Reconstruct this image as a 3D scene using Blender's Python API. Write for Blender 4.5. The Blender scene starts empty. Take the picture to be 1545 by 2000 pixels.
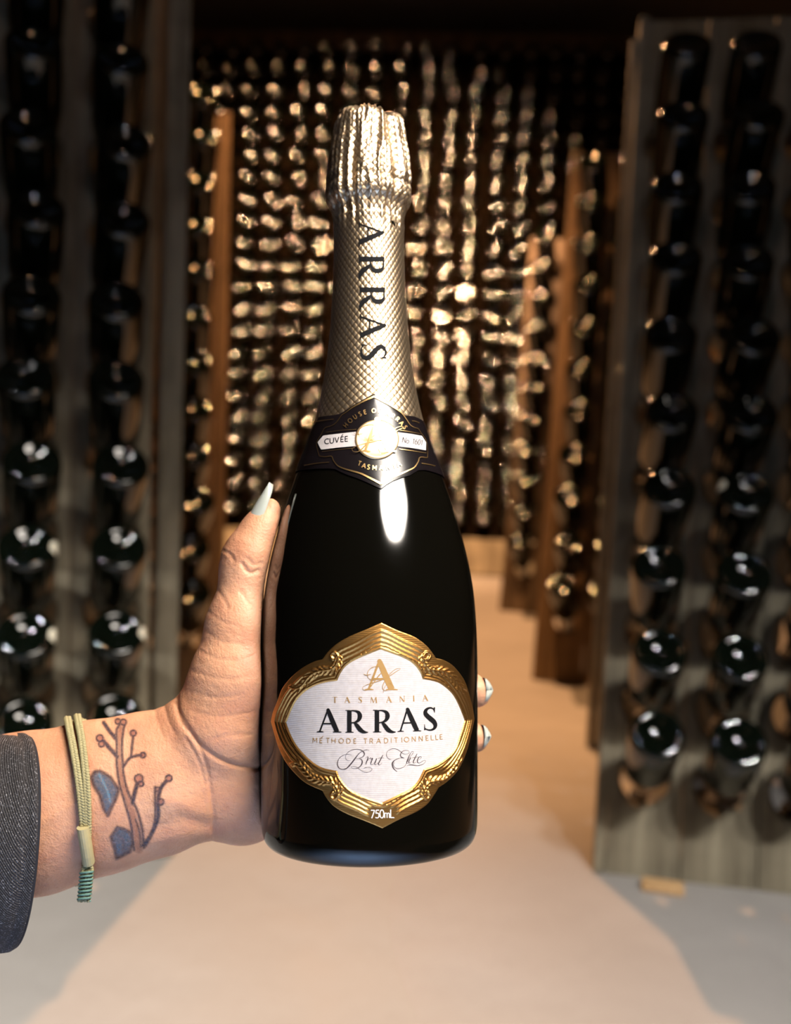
import bpy, bmesh, math, random
import numpy as np
from mathutils import Vector, Matrix, noise
from mathutils.bvhtree import BVHTree

S = bpy.context.scene
COL = S.collection
R = math.radians
PI = math.pi
rnd = random.Random(7)

# ------------------------------------------------------------------ camera
F = 1900.0                       # focal length in pixels of the 1545x2000 frame
cam_d = bpy.data.cameras.new('camera')
cam_d.sensor_fit = 'VERTICAL'; cam_d.sensor_height = 36.0; cam_d.lens = 36.0 * F / 2000.0
cam_d.clip_start = 0.02; cam_d.clip_end = 60
cam_d.dof.use_dof = True; cam_d.dof.focus_distance = 0.40; cam_d.dof.aperture_fstop = 6.4
cam = bpy.data.objects.new('camera', cam_d); COL.objects.link(cam)
CAM = Matrix.Translation((0, 0, 0.745)) @ Matrix.Rotation(R(90 - 4.3), 4, 'X') @ Matrix.Rotation(R(2.3), 4, 'Z')
cam.matrix_world = CAM
S.camera = cam

# ------------------------------------------------------------------ view + world
S.view_settings.view_transform = 'Standard'; S.view_settings.look = 'None'
S.view_settings.gamma = 1.0; S.view_settings.use_curve_mapping = False
S.view_settings.exposure = 0.0
S.cycles.use_denoising = True
S.cycles.sample_clamp_indirect = 6.0
S.cycles.caustics_reflective = False; S.cycles.caustics_refractive = False
w = bpy.data.worlds.new('cellar_air'); S.world = w; w.use_nodes = True
w.node_tree.nodes['Background'].inputs[0].default_value = (0.5, 0.6, 0.8, 1)
w.node_tree.nodes['Background'].inputs[1].default_value = 0.0

# ------------------------------------------------------------------ lights
def area(name, loc, target, power, col, sx, sy=None, spread=180):
    d = bpy.data.lights.new(name, 'AREA'); d.energy = power; d.color = col
    d.shape = 'ELLIPSE'; d.size = sx; d.size_y = sy or sx; d.spread = R(spread)
    o = bpy.data.objects.new(name, d); COL.objects.link(o); o.location = loc
    o.rotation_euler = (Vector(target) - Vector(loc)).to_track_quat('-Z', 'Y').to_euler()
    return o
def spot(name, loc, target, power, col, angle=80, blend=.6, rad=.05):
    d = bpy.data.lights.new(name, 'SPOT'); d.energy = power; d.color = col
    d.spot_size = R(angle); d.spot_blend = blend; d.shadow_soft_size = rad
    o = bpy.data.objects.new(name, d); COL.objects.link(o); o.location = loc
    o.rotation_euler = (Vector(target) - Vector(loc)).to_track_quat('-Z', 'Y').to_euler()
    return o
# neutral ceiling panel above and behind the photographer: lights hand and bottle
area('ceiling_panel_light', (0.74, -0.34, 1.95), (0.02, 0.50, 0.62), 8.8, (1.0, .91, .80), 1.0, .60, 52)
# cool spots aimed at the feet of the near racks
spot('rack_lamp_light', (-1.0, -0.2, 2.2), (-0.66, 1.42, -0.2), 120, (1.0, .98, .95), 38, 1, .02)
spot('rack_lamp_light', (-0.72, -0.2, 2.2), (-0.64, 1.42, -0.2), 120, (1.0, .98, .95), 38, 1, .02)
spot('rack_lamp_light', (1.0, -0.2, 2.2), (0.66, 1.42, -0.2), 120, (1.0, .98, .95), 38, 1, .02)
spot('rack_lamp_light', (0.72, -0.2, 2.2), (0.64, 1.42, -0.2), 120, (1.0, .98, .95), 38, 1, .02)
# added cool fill, shines down on the floor behind the photographer
area('cool_floor_fill', (-0.1, -0.7, 1.9), (-0.1, -0.5, 0.0), 40, (.34, .56, 1.0), .6, .6, 50)
# warm lamps in the aisle
spot('aisle_lamp_light', (-0.15, 4.35, 3.0), (0.05, 2.9, 0.0), 540, (1.0, .50, .22), 100, .5, .05)
spot('aisle_lamp_light', (0.05, 2.35, 2.95), (-0.08, 3.1, 0.6), 300, (1.0, .50, .20), 66, .7, .03)
spot('aisle_lamp_light', (-0.75, 3.4, 3.0), (-0.9, 5.6, 1.5), 350, (1.0, .52, .25), 62, .8, .05)
spot('aisle_lamp_light', (-0.1, 2.9, 3.0), (-0.2, 5.6, 1.3), 2000, (1.0, .54, .27), 62, .8, .05)
spot('ceiling_lamp_light', (0.0, 0.35, 3.1), (0.0, 1.9, 0.8), 9, (1.0, .58, .32), 90, .9, .012)
spot('ceiling_lamp_light', (0.35, 0.05, 3.1), (0.1, 1.9, 0.8), 7, (.85, .92, 1.0), 90, .9, .012)

# ------------------------------------------------------------------ helpers
def P(px, py, z):
    """point seen at pixel (px, py) of the frame, z metres in front of the camera"""
    return CAM @ Vector(((px - 772.5) / F * z, -(py - 1000.0) / F * z, -z))

def mesh(name, verts, faces, smooth=False):
    me = bpy.data.meshes.new(name)
    me.from_pydata([tuple(v) for v in verts], [], faces); me.update()
    if smooth: me.polygons.foreach_set('use_smooth', [True] * len(me.polygons))
    return me
def link(name, me, mat, parent=None, loc=None):
    o = bpy.data.objects.new(name, me); COL.objects.link(o)
    if mat and me is not None and not me.materials: me.materials.append(mat)
    if parent: o.parent = parent
    if loc is not None: o.location = loc
    return o
def tag(o, label=None, cat=None, group=None, kind=None):
    if label: o['label'] = label
    if cat: o['category'] = cat
    if group: o['group'] = group
    if kind: o['kind'] = kind
    return o
def empty(name, mw=None, loc=None):
    o = bpy.data.objects.new(name, None); COL.objects.link(o); o.empty_display_size = .05
    if mw is not None: o.matrix_world = mw
    if loc is not None: o.location = loc
    return o
class MB:
    def __init__(s): s.v = []; s.f = []
    def box(s, lo, hi, bev=0.0):
        x0, y0, z0 = lo; x1, y1, z1 = hi; b = len(s.v)
        if bev <= 0:
            s.v += [(x0,y0,z0),(x1,y0,z0),(x1,y1,z0),(x0,y1,z0),(x0,y0,z1),(x1,y0,z1),(x1,y1,z1),(x0,y1,z1)]
            s.f += [tuple(b+i for i in q) for q in ((0,3,2,1),(4,5,6,7),(0,1,5,4),(1,2,6,5),(2,3,7,6),(3,0,4,7))]
        else:
            bm = bmesh.new(); bmesh.ops.create_cube(bm, size=1)
            for v in bm.verts:
                v.co = Vector(((x0+x1)/2+v.co.x*(x1-x0), (y0+y1)/2+v.co.y*(y1-y0), (z0+z1)/2+v.co.z*(z1-z0)))
            bmesh.ops.bevel(bm, geom=bm.edges[:], offset=bev, segments=1, affect='EDGES')
            bm.verts.index_update()
            s.v += [tuple(v.co) for v in bm.verts]
            s.f += [tuple(b+v.index for v in f.verts) for f in bm.faces]; bm.free()
    def add(s, v, f):
        b = len(s.v); s.v += [tuple(p) for p in v]; s.f += [tuple(b+i for i in q) for q in f]
    def build(s, name, mat, parent=None, smooth=False):
        return link(name, mesh(name, s.v, s.f, smooth), mat, parent)
def catmull(pts, n=8):
    pts = [tuple(p) for p in pts]
    if len(pts) < 3:
        out = [tuple(a + (b-a)*i/n for a, b in zip(pts[0], pts[1])) for i in range(n+1)]
        return out
    q = [tuple(2*a-b for a, b in zip(pts[0], pts[1]))] + pts + [tuple(2*a-b for a, b in zip(pts[-1], pts[-2]))]
    out = []
    for i in range(1, len(q)-2):
        for k in range(n):
            t = k/n
            out.append(tuple(.5*((2*b)+(-a+c)*t+(2*a-5*b+4*c-d)*t*t+(-a+3*b-3*c+d)*t**3)
                             for a, b, c, d in zip(q[i-1], q[i], q[i+1], q[i+2])))
    out.append(pts[-1]); return out
def lathe(prof, seg, cap0=True, cap1=True):
    """profile [(r, h)] round +Z; returns verts, faces, uv(theta, h) per vertex"""
    v = []; f = []
    for r, h in prof:
        for i in range(seg):
            a = 2*PI*i/seg; v.append((r*math.sin(a), -r*math.cos(a), h))
    for j in range(len(prof)-1):
        for i in range(seg):
            a, b = j*seg+i, j*seg+(i+1) % seg
            f.append((a, b, b+seg, a+seg))
    if cap0: f.append(tuple(range(seg))[::-1])
    if cap1: f.append(tuple((len(prof)-1)*seg+i for i in range(seg)))
    return v, f
def tube(path, r, n=6, closed=False, caps=True):
    """verts, faces of a tube along path; r a number or a list"""
    path = [Vector(p) for p in path]; m = len(path); v = []; f = []
    up = None
    for i, p in enumerate(path):
        a = path[(i-1) % m] if closed else path[max(0, i-1)]
        b = path[(i+1) % m] if closed else path[min(m-1, i+1)]
        t = (b-a).normalized()
        if up is None:
            up = t.orthogonal().normalized()
        up = (up - t*up.dot(t))
        up = up.normalized() if up.length > 1e-6 else t.orthogonal().normalized()
        s = t.cross(up)
        rr = r[i] if isinstance(r, (list, tuple)) else r
        for k in range(n):
            c = 2*PI*k/n; v.append(p + up*math.cos(c)*rr + s*math.sin(c)*rr)
    for i in range(m if closed else m-1):
        for k in range(n):
            a = i*n+k; b = i*n+(k+1) % n; c = ((i+1) % m)*n+(k+1) % n; d = ((i+1) % m)*n+k
            f.append((a, d, c, b))
    if caps and not closed:
        f.append(tuple(range(n))); f.append(tuple((m-1)*n+k for k in range(n))[::-1])
    return v, f

# ------------------------------------------------------------------ materials
def mat(name, col=(.5,.5,.5), rough=.5, metal=0.0, **kw):
    m = bpy.data.materials.new(name); m.use_nodes = True
    b = m.node_tree.nodes['Principled BSDF']
    b.inputs['Base Color'].default_value = (*col, 1); b.inputs['Roughness'].default_value = rough
    b.inputs['Metallic'].default_value = metal
    for k, v in kw.items(): b.inputs[k.replace('_', ' ')].default_value = v
    return m
class NT:
    def __init__(s, m): s.m = m; s.t = m.node_tree; s.b = s.t.nodes['Principled BSDF']
    def n(s, kind, **kw):
        o = s.t.nodes.new(kind)
        for k, v in kw.items():
            if hasattr(o, k): setattr(o, k, v)
            else: o.inputs[k].default_value = v
        return o
    def l(s, a, b): s.t.links.new(a, b)
    def coord(s, scale=(1,1,1), kind='Object', rot=(0,0,0)):
        tc = s.n('ShaderNodeTexCoord'); mp = s.n('ShaderNodeMapping')
        mp.inputs['Scale'].default_value = scale; mp.inputs['Rotation'].default_value = rot
        s.l(tc.outputs[kind], mp.inputs['Vector']); return mp.outputs['Vector']
    def noise(s, vec, scale, detail=4, rough=.55):
        o = s.n('ShaderNodeTexNoise'); o.inputs['Scale'].default_value = scale
        o.inputs['Detail'].default_value = detail; o.inputs['Roughness'].default_value = rough
        s.l(vec, o.inputs['Vector']); return o.outputs['Fac']
    def ramp(s, fac, stops):
        o = s.n('ShaderNodeValToRGB'); e = o.color_ramp.elements
        while len(e) < len(stops): e.new(.5)
        for i, (p, c) in enumerate(stops): e[i].position = p; e[i].color = (*c, 1)
        s.l(fac, o.inputs['Fac']); return o.outputs['Color']
    def mth(s, op, a, b=None):
        o = s.n('ShaderNodeMath', operation=op)
        for i, x in enumerate((a, b)):
            if x is None: continue
            if isinstance(x, (int, float)): o.inputs[i].default_value = x
            else: s.l(x, o.inputs[i])
        return o.outputs[0]
    def mix(s, fac, a, b, mode='MIX'):
        o = s.n('ShaderNodeMix', data_type='RGBA', blend_type=mode)
        for sock, x in ((o.inputs[0], fac), (o.inputs[6], a), (o.inputs[7], b)):
            if isinstance(x, (int, float)): sock.default_value = x
            elif isinstance(x, tuple): sock.default_value = (*x, 1)
            else: s.l(x, sock)
        return o.outputs[2]
    def bump(s, h, strength=.3, dist=.001):
        o = s.n('ShaderNodeBump'); o.inputs['Strength'].default_value = strength; o.inputs['Distance'].default_value = dist
        s.l(h, o.inputs['Height']); s.l(o.outputs['Normal'], s.b.inputs['Normal']); return o
    def color(s, c): s.l(c, s.b.inputs['Base Color'])

def wood(name, dark, light, scale=1.0, rough=.65):
    m = mat(name, light, rough); t = NT(m)
    v = t.coord((9*scale, 9*scale, .8*scale))
    n1 = t.noise(v, 3.0, 6, .6)
    v2 = t.coord((60*scale, 60*scale, 2.5*scale)); n2 = t.noise(v2, 2.0, 3)
    v3 = t.coord((1, 1, 1)); n3 = t.noise(v3, 7.0, 5)
    c = t.ramp(n1, [(.3, dark), (.7, light)])
    c = t.mix(t.mth('MULTIPLY', n2, .45), c, dark)
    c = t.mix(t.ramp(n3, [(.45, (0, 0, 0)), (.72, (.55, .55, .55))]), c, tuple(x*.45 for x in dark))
    t.color(c); t.bump(n2, .5, .0015); return m
M = {}
M['oak'] = wood('weathered_oak', (.10, .080, .052), (.40, .35, .245))
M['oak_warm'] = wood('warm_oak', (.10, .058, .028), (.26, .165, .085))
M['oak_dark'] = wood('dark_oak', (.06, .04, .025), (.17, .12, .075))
M['shade_wood'] = wood('shade_black_wood', (.003, .002, .0012), (.010, .006, .003))  # end-wall planks: their deep shade is put into the wood colour
M['bglass'] = mat('cellar_bottle_glass', (.002, .0035, .002), .045, 0, IOR=1.55)
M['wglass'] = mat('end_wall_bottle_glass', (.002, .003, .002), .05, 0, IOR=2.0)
M['paint'] = mat('white_paint_mark', (.85, .78, .6), .6)
M['wedge'] = wood('pine_wedge', (.45, .26, .11), (.75, .48, .24))
M['chalk'] = mat('plaster', (.10, .085, .07), .9)

for nm_ in ('shade_wood',): M[nm_].node_tree.nodes['Principled BSDF'].inputs['Specular IOR Level'].default_value = 0
for nm_ in ('oak', 'oak_dark', 'oak_warm'): M[nm_].node_tree.nodes['Principled BSDF'].inputs['Specular IOR Level'].default_value = .2
def floor_mat():
    m = mat('polished_concrete', (.5, .47, .44), .55); t = NT(m)
    v = t.coord((1, 1, 1)); n1 = t.noise(v, 2.2, 6, .6); n2 = t.noise(v, 60, 3); n3 = t.noise(v, 9, 5, .65)
    c = t.ramp(n1, [(.3, (.30, .28, .262)), (.7, (.39, .366, .345))])
    c = t.mix(t.ramp(n3, [(.45, (0, 0, 0)), (.75, (.35, .35, .35))]), c, (.27, .25, .23))
    c = t.mix(t.mth('MULTIPLY', n2, .25), c, (.27, .255, .235))
    t.color(c); t.bump(n2, .12, .001)
    t.l(t.ramp(n1, [(.3, (.5,)*3), (.7, (.7,)*3)]), t.b.inputs['Roughness'])
    return m
M['floor'] = floor_mat()

# ------------------------------------------------------------------ room shell
def shell(name, lo, hi, m):
    b = MB(); b.box(lo, hi); o = b.build(name, m); tag(o, kind='structure'); return o
shell('floor', (-4, -3, -.1), (4, 7, 0), M['floor'])
shell('ceiling', (-4, -3, 3.3), (4, 7, 3.4), M['chalk'])
shell('wall_back', (-4, 6.6, 0), (4, 6.8, 3.3), M['chalk'])
shell('wall_left', (-4.2, -3, 0), (-4, 7, 3.3), M['chalk'])
shell('wall_right', (4, -3, 0), (4.2, 7, 3.3), M['chalk'])
shell('wall_front', (-4, -3.2, 0), (4, -3, 3.3), M['chalk'])

# ------------------------------------------------------------------ riddling racks
def plank_mesh(w, h, t, holes, hw=.043, scoop=.050, seg=14):
    """vertical board from x 0..w, z 0..h, front face at y=0, back at y=t; round holes at heights `holes` with scooped lips"""
    v = []; f = []
    rnk = random.Random(int(h*1000)+len(holes))
    cx = w/2
    def vert(x, y, z): v.append((x, y, z)); return len(v)-1
    zs = [0.0]
    half = min(w/2-.002, .058)
    for hz in holes: zs += [hz-half, hz+half]
    zs.append(h)
    g = .0015
    x0, x1 = g, w-g
    # plain pieces
    for i in range(0, len(zs), 2):
        a, b = zs[i], zs[i+1]
        if b-a < 1e-5: continue
        A = [vert(x0,0,a), vert(x1,0,a), vert(x1,0,b), vert(x0,0,b)]
        B = [vert(x0,t,a), vert(x1,t,a), vert(x1,t,b), vert(x0,t,b)]
        f.append(tuple(A)); f.append(tuple(B[::-1]))
    for hz in holes:
        rings = []
        for (yy, rr, sq) in ((0, 0, True), (0, scoop, False), (.012, hw, False), (t, hw, False), (t, 0, True)):
            ring = []
            for k in range(16):
                a = 2*PI*(k+.5)/16
                c, s_ = math.cos(a), math.sin(a)
                if sq:
                    m_ = max(abs(c)/((x1-x0)/2), abs(s_)/half)
                    ring.append(vert(cx+c/m_, yy, hz+s_/m_))
                else:
                    e = 1.25 if (yy == 0 and s_ > 0) else 1.0      # the carved lip is longer at its upper side
                    ring.append(vert(cx+c*rr, yy, hz+s_*min(rr*e, half-.002)))
            rings.append(ring)
        for q in range(4):
            for k in range(16):
                a, b = rings[q][k], rings[q][(k+1) % 16]; c, d = rings[q+1][(k+1) % 16], rings[q+1][k]
                f.append((a, b, c, d))
        # corners of the square cell (front and back)
        for yy, ring, fl in ((0, rings[0], False), (t, rings[4], True)):
            for (k0, k1, X, Z) in ((1, 2, x1, hz+half), (5, 6, x0, hz+half), (9, 10, x0, hz-half), (13, 14, x1, hz-half)):
                c = vert(X, yy, Z)
                f.append((ring[k0], c, ring[k1]) if not fl else (ring[k1], c, ring[k0]))
    # sides, top, bottom
    for X in (x0, x1):
        q = [vert(X,0,0), vert(X,t,0), vert(X,t,h), vert(X,0,h)]; f.append(tuple(q) if X == x1 else tuple(q[::-1]))
    for Z in (0, h):
        q = [vert(x0,0,Z), vert(x1,0,Z), vert(x1,t,Z), vert(x0,t,Z)]; f.append(tuple(q[::-1]) if Z == 0 else tuple(q))
    return mesh('plank', v, f)

def bottle_mesh(seg=20):
    # local: +Z from base to mouth, origin on the axis where the neck meets the board (0.222 from the base)
    s0 = .208
    prof = [(.0, .0105), (.006, .0101), (.012, .0089), (.018, .0070), (.024, .0042), (.029, .0016), (.0325, .0004), (.038, .0005),
            (.0415, .0025), (.0438, .007), (.0445, .013), (.0445, .060), (.0442, .115), (.042, .138), (.037, .160),
            (.030, .182), (.0225, .203), (.0175, .222), (.0155, .240), (.0148, .285), (.0175, .287), (.0175, .297), (.0145, .300)]
    v = []; f = []
    v.append((0, 0, .0105-s0))
    for r, h in prof[1:]:
        for i in range(seg):
            a = 2*PI*i/seg; v.append((r*math.sin(a), -r*math.cos(a), h-s0))
    for i in range(seg): f.append((0, 1+(i+1) % seg, 1+i))
    n = len(prof)-1
    for j in range(n-1):
        for i in range(seg):
            a, b = 1+j*seg+i, 1+j*seg+(i+1) % seg
            f.append((a, b, b+seg, a+seg))
    f.append(tuple(1+(n-1)*seg+i for i in range(seg)))
    v[0] = (0, 0, .0105-s0)
    return mesh('wine_bottle', v, f, True)
BM_HI = bottle_mesh(32); BM_LO = bottle_mesh(16)
BM_HI.materials.append(M['bglass']); BM_LO.materials.append(M['bglass'])
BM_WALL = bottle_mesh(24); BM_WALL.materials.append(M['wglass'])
def blob_mesh():
    v = []; f = []
    # a brushed oval of paint lying on the heel of the bottle, bottle-local coordinates
    s0 = .208
    prof = [(.0445, .022), (.0445, .014), (.0438, .007), (.0415, .0025), (.038, .0005), (.034, .0008)]
    for j, (r, h) in enumerate(prof):
        wdt = (.3, .7, .95, 1.0, .85, .5)[j]*.27
        for k in range(7):
            a = (k/6-.5)*2*wdt
            nr = r + (.0004 if j < 4 else 0); nh = h - (.0004 if j > 1 else 0)
            v.append((nr*math.sin(a), -nr*math.cos(a), nh-s0))
    for j in range(5):
        for k in range(6):
            a = j*7+k; f.append((a, a+7, a+8, a+1))
    return mesh('paint_mark', v, f, True)
PM = blob_mesh(); PM.materials.append(M['paint'])

ORD = 'bottom,second,third,fourth,fifth,sixth,seventh,eighth,ninth,tenth,eleventh,twelfth,thirteenth,fourteenth,fifteenth,sixteenth,seventeenth,eighteenth,nineteenth,twentieth,twenty-first,twenty-second,twenty-third'.split(',')
NTH = ['first'] + ORD[1:]

def rack_frame(x, y, yaw, lean):
    """matrix of a board: origin at its foot, +X along the board, +Y into it, leaning back by `lean`"""
    return Matrix.Translation((x, y, 0)) @ Matrix.Rotation(R(yaw), 4, 'Z') @ Matrix.Rotation(R(-lean), 4, 'X')

def rack(name, label, x, y, yaw, lean, cols, rows, colw=.12, rowh=.13, z0=.20, h=1.62, post=.045, mats=None, anchor='L', post_tilt=0.0,
         group=None, rear=True, rear_spread=.72, blabel=None, bgroup=None, tilt=50, marks=(), bm=None, make_bottles=True, jit=.006, skip=None, base=None):
    """a wooden riddling rack: post, planks bored with holes, post; anchor says which lower corner (x, y) is"""
    mats = mats or M['oak']
    W = cols*colw + 2*post
    mw = rack_frame(x, y, yaw, lean)
    if anchor == 'R': mw = mw @ Matrix.Translation((-W, 0, 0))
    root = empty(name, mw); tag(root, label, 'rack', group)
    t = .020
    holes = [z0 + i*rowh for i in range(rows)]
    pm = plank_mesh(colw, h, t, holes); pm.materials.append(mats)
    for c in range(cols):
        o = link('plank', pm, None, root); o.location = (post + c*colw, 0, 0)
    for s in (0, 1):
        b = MB(); b.box((0, -.006, 0), (post-.001, t+.02, h+.01), .003)
        o = b.build('side_post', mats, root); o.location = (0 if s == 0 else W-post+.001, 0, 0)
        if (s == 0) == (anchor == 'L'): o.rotation_euler = (0, R(post_tilt), 0)
    for zz in (.005, h-.11):
        b = MB(); b.box((post, t+.001, zz), (W-post, t+.022, zz+.03), .002); b.build('cross_rail', mats, root)
    if rear:
        # the rear half of the A frame, hinged to the front half at the top
        tp = Vector((0, h*math.sin(R(lean)), h*math.cos(R(lean))))
        ang = math.degrees(math.atan2(rear_spread - h*math.sin(R(lean)), h*math.cos(R(lean))))
        L = math.hypot(rear_spread - h*math.sin(R(lean)), h*math.cos(R(lean)))
        rm = Matrix.Rotation(R(lean), 4, 'X') @ Matrix.Translation((0, rear_spread, 0)) @ Matrix.Rotation(R(ang), 4, 'X')
        rp = empty('rear_board', None); rp.parent = root; rp.matrix_local = rm
        pm2 = plank_mesh(colw, L-.24, t, [z for z in holes if z < L-.32], hw=.018, scoop=.03, seg=10); pm2.materials.append(mats)
        for c in range(cols):
            o = link('plank', pm2, None, rp); o.location = (post + c*colw, 0, 0)
        for s in (0, 1):
            b = MB(); b.box((0, -.004, 0), (post-.001, t+.012, L-.03), .003)
            o = b.build('side_post', mats, rp); o.location = (0 if s == 0 else W-post+.001, 0, 0)
    out = []
    if make_bottles:
        for c in range(cols):
            for r_ in range(rows):
                if skip and skip(c, r_): continue
                rr = random.Random(c*131+r_*17+int(abs(x)*100))
                tl = tilt + rr.uniform(-1.5, 1.5)
                # axis from base to mouth runs into the board and down
                loc = mw @ Vector((post+(c+.5)*colw + rr.uniform(-jit, jit)*.5, .010, holes[r_]))
                q = (Matrix.Rotation(R(yaw + rr.uniform(-3, 3)), 4, 'Z') @ Matrix.Rotation(R(-90-(90-tl)), 4, 'X')
                     @ Matrix.Rotation(rr.uniform(0, 6.28), 4, 'Z'))
                o = link('wine_bottle', bm or BM_HI, None); o.matrix_world = Matrix.Translation(loc) @ q
                if (c, r_) in marks:
                    spin = marks[(c, r_)]
                    q = (Matrix.Rotation(R(yaw), 4, 'Z') @ Matrix.Rotation(R(-90-(90-tl)), 4, 'X') @ Matrix.Rotation(R(spin), 4, 'Z'))
                    o.matrix_world = Matrix.Translation(loc) @ q
                    p = link('paint_mark', PM, None, o)
                out.append((o, c, r_))
                if blabel: tag(o, blabel(c, r_), 'bottle', bgroup)
    return root, out

def lab_near(rackname, edge, cols):
    def g(c, r_):
        k = c if edge == 'L' else cols-1-c
        col = ('column beside the aisle', 'second column from the aisle', 'third column from the aisle', 'fourth column from the aisle')[k]
        return f'dark bottle in {rackname}, {ORD[r_]} row{" up" if r_ else ""}, {col}'
    return g

# near right rack
rack('riddling_rack', 'weathered wooden riddling rack with a small pine wedge under its foot', .372, 1.66, -10, 13, 3, 10,
     colw=.128, rowh=.1345, z0=.165, h=1.64, post=.020, post_tilt=.5, anchor='L',
     blabel=lab_near('near rack with pine wedge', 'L', 3), bgroup='bottles in the near rack with the pine wedge',
     marks={(1, 3): 285, (2, 1): 280})
# near left rack
rack('riddling_rack', 'weathered wooden riddling rack with a wide post behind the wrist', -.366, 1.66, 20, 8, 3, 11,
     colw=.135, rowh=.134, h=1.80, post=.042, anchor='R', post_tilt=.9, z0=.160,
     blabel=lab_near('near rack behind the wrist', 'R', 3), bgroup='bottles in the near rack behind the wrist',
     marks={(1, 2): 95, (1, 1): 95, (2, 1): 95})
b = MB(); b.box((0, 0, 0), (.07, .03, .014), .002)
o = b.build('pine_wedge', M['wedge']); o.location = (.44, 1.592, 0); o.rotation_euler = (0, 0, R(-14))
tag(o, 'small raw pine wedge under the foot of the near rack', 'wedge')

# middle racks
rack('riddling_rack', 'narrow orange-lit rack post with few bottles, short rack behind the wide post', -.455, 2.62, 14, 9, 4, 12,
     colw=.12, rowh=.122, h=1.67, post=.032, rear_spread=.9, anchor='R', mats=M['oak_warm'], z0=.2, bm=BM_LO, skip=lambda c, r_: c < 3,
     blabel=lambda c, r_: f'bottle in the short orange-lit rack, {ORD[r_]} row{" up" if r_ else ""}, {NTH[3-c]} column from its aisle post',
     bgroup='bottles in the short orange-lit rack')
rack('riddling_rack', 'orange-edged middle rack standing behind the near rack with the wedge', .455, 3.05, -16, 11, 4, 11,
     colw=.12, rowh=.135, h=1.76, post=.035, anchor='L', mats=M['oak_warm'], z0=.2, bm=BM_LO, skip=lambda c, r_: c > 1,
     blabel=lambda c, r_: f'bottle in the orange-edged middle rack, {ORD[r_]} row{" up" if r_ else ""}, {NTH[c]} column from the aisle',
     bgroup='bottles in the orange-edged middle rack')
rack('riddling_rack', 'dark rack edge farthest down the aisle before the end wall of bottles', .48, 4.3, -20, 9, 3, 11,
     colw=.12, rowh=.135, h=1.7, post=.035, anchor='L', mats=M['oak_dark'], z0=.2, bm=BM_LO, rear=False, skip=lambda c, r_: c > 0,
     blabel=lambda c, r_: f'bottle in the dark farthest rack, {ORD[r_]} row{" up" if r_ else ""}, {NTH[c]} column from the aisle',
     bgroup='bottles in the dark farthest rack')

# the end wall: one tall rack on a plinth, 20 columns by 22 rows
WY, WYAW, WLEAN, CW, RH, WZ = 5.62, -4, 4, .139, .121, .21
WX = -1.52
NC, NR = 20, 22
mwall = rack_frame(WX, WY, WYAW, WLEAN)
wall_root = empty('riddling_rack', mwall @ Matrix.Translation((0, 0, 0)))
tag(wall_root, 'tall dark wooden bottle rack covering the end wall on a low plinth', 'rack')
wh = WZ + NR*RH + .08
pmw = plank_mesh(CW, wh, .020, [WZ + .10 + i*RH for i in range(NR)], scoop=.050); pmw.materials.append(M['shade_wood'])
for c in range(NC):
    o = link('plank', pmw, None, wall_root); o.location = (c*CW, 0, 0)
b = MB(); b.box((-.03, -.05, wh), (NC*CW+.03, .07, wh+.09), .004); b.build('top_rail', M['oak_warm'], wall_root)
b = MB(); b.box((-.03, -.10, 0), (NC*CW+.03, -.002, .20), .004); o = b.build('plinth', M['oak'], wall_root)
cands = []
ci = CAM.inverted()
for c in range(NC):
    for r_ in range(NR):
        rr = random.Random(c*977+r_*31)
        loc = mwall @ Vector(((c+.5)*CW + rr.uniform(-.004, .004), .010, WZ+.10+r_*RH))
        tl = 78 + rr.uniform(-3, 3)
        q = (Matrix.Rotation(R(WYAW + rr.uniform(-5, 5)), 4, 'Z') @ Matrix.Rotation(R(-90-(90-tl)), 4, 'X') @ Matrix.Rotation(rr.uniform(0, 6.28), 4, 'Z'))
        m4 = Matrix.Translation(loc) @ q
        k = ci @ (m4 @ Vector((0, 0, -.20)))
        px, py = 772.5 - F*k.x/k.z, 1000 + F*k.y/k.z
        hid = (py > 200 and 640 < px < 790) or (py > 900 and 540 < px < 900) or (px < 385) or (px > 1235-.05*py) or (py > 250 and px > 1095-.03*py) \
              or (py > 980 and px < 900) or (py > 280 and px < 440)
        cands.append((hid, -loc.z*0 + (loc-CAM.translation).length, c, r_, m4))
vis = sorted([q for q in cands if not q[0]], key=lambda q: q[1])
keep = vis[:190]; rest = vis[190:] + [q for q in cands if q[0]]
for hid, d, c, r_, m4 in keep:
    o = link('wine_bottle', BM_WALL, None); o.matrix_world = m4
    tag(o, f'dark bottle base on the end wall, {ORD[r_]} row{" up" if r_ else ""}, {NTH[c]} from its short-rack end', 'bottle', 'bottles on the end wall')
sb = MB()
BS = bottle_mesh(16)
bv = np.array([v.co[:] for v in BS.vertices]); bf = [tuple(p.vertices) for p in BS.polygons]
for hid, d, c, r_, m4 in rest:
    mm = np.array(m4); vv = bv @ mm[:3, :3].T + mm[:3, 3]
    sb.add(vv.tolist(), bf)
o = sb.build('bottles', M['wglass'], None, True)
tag(o, 'remaining rows of dark bottles on the end wall, behind and above the others', 'bottles', None, 'stuff')

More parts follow.
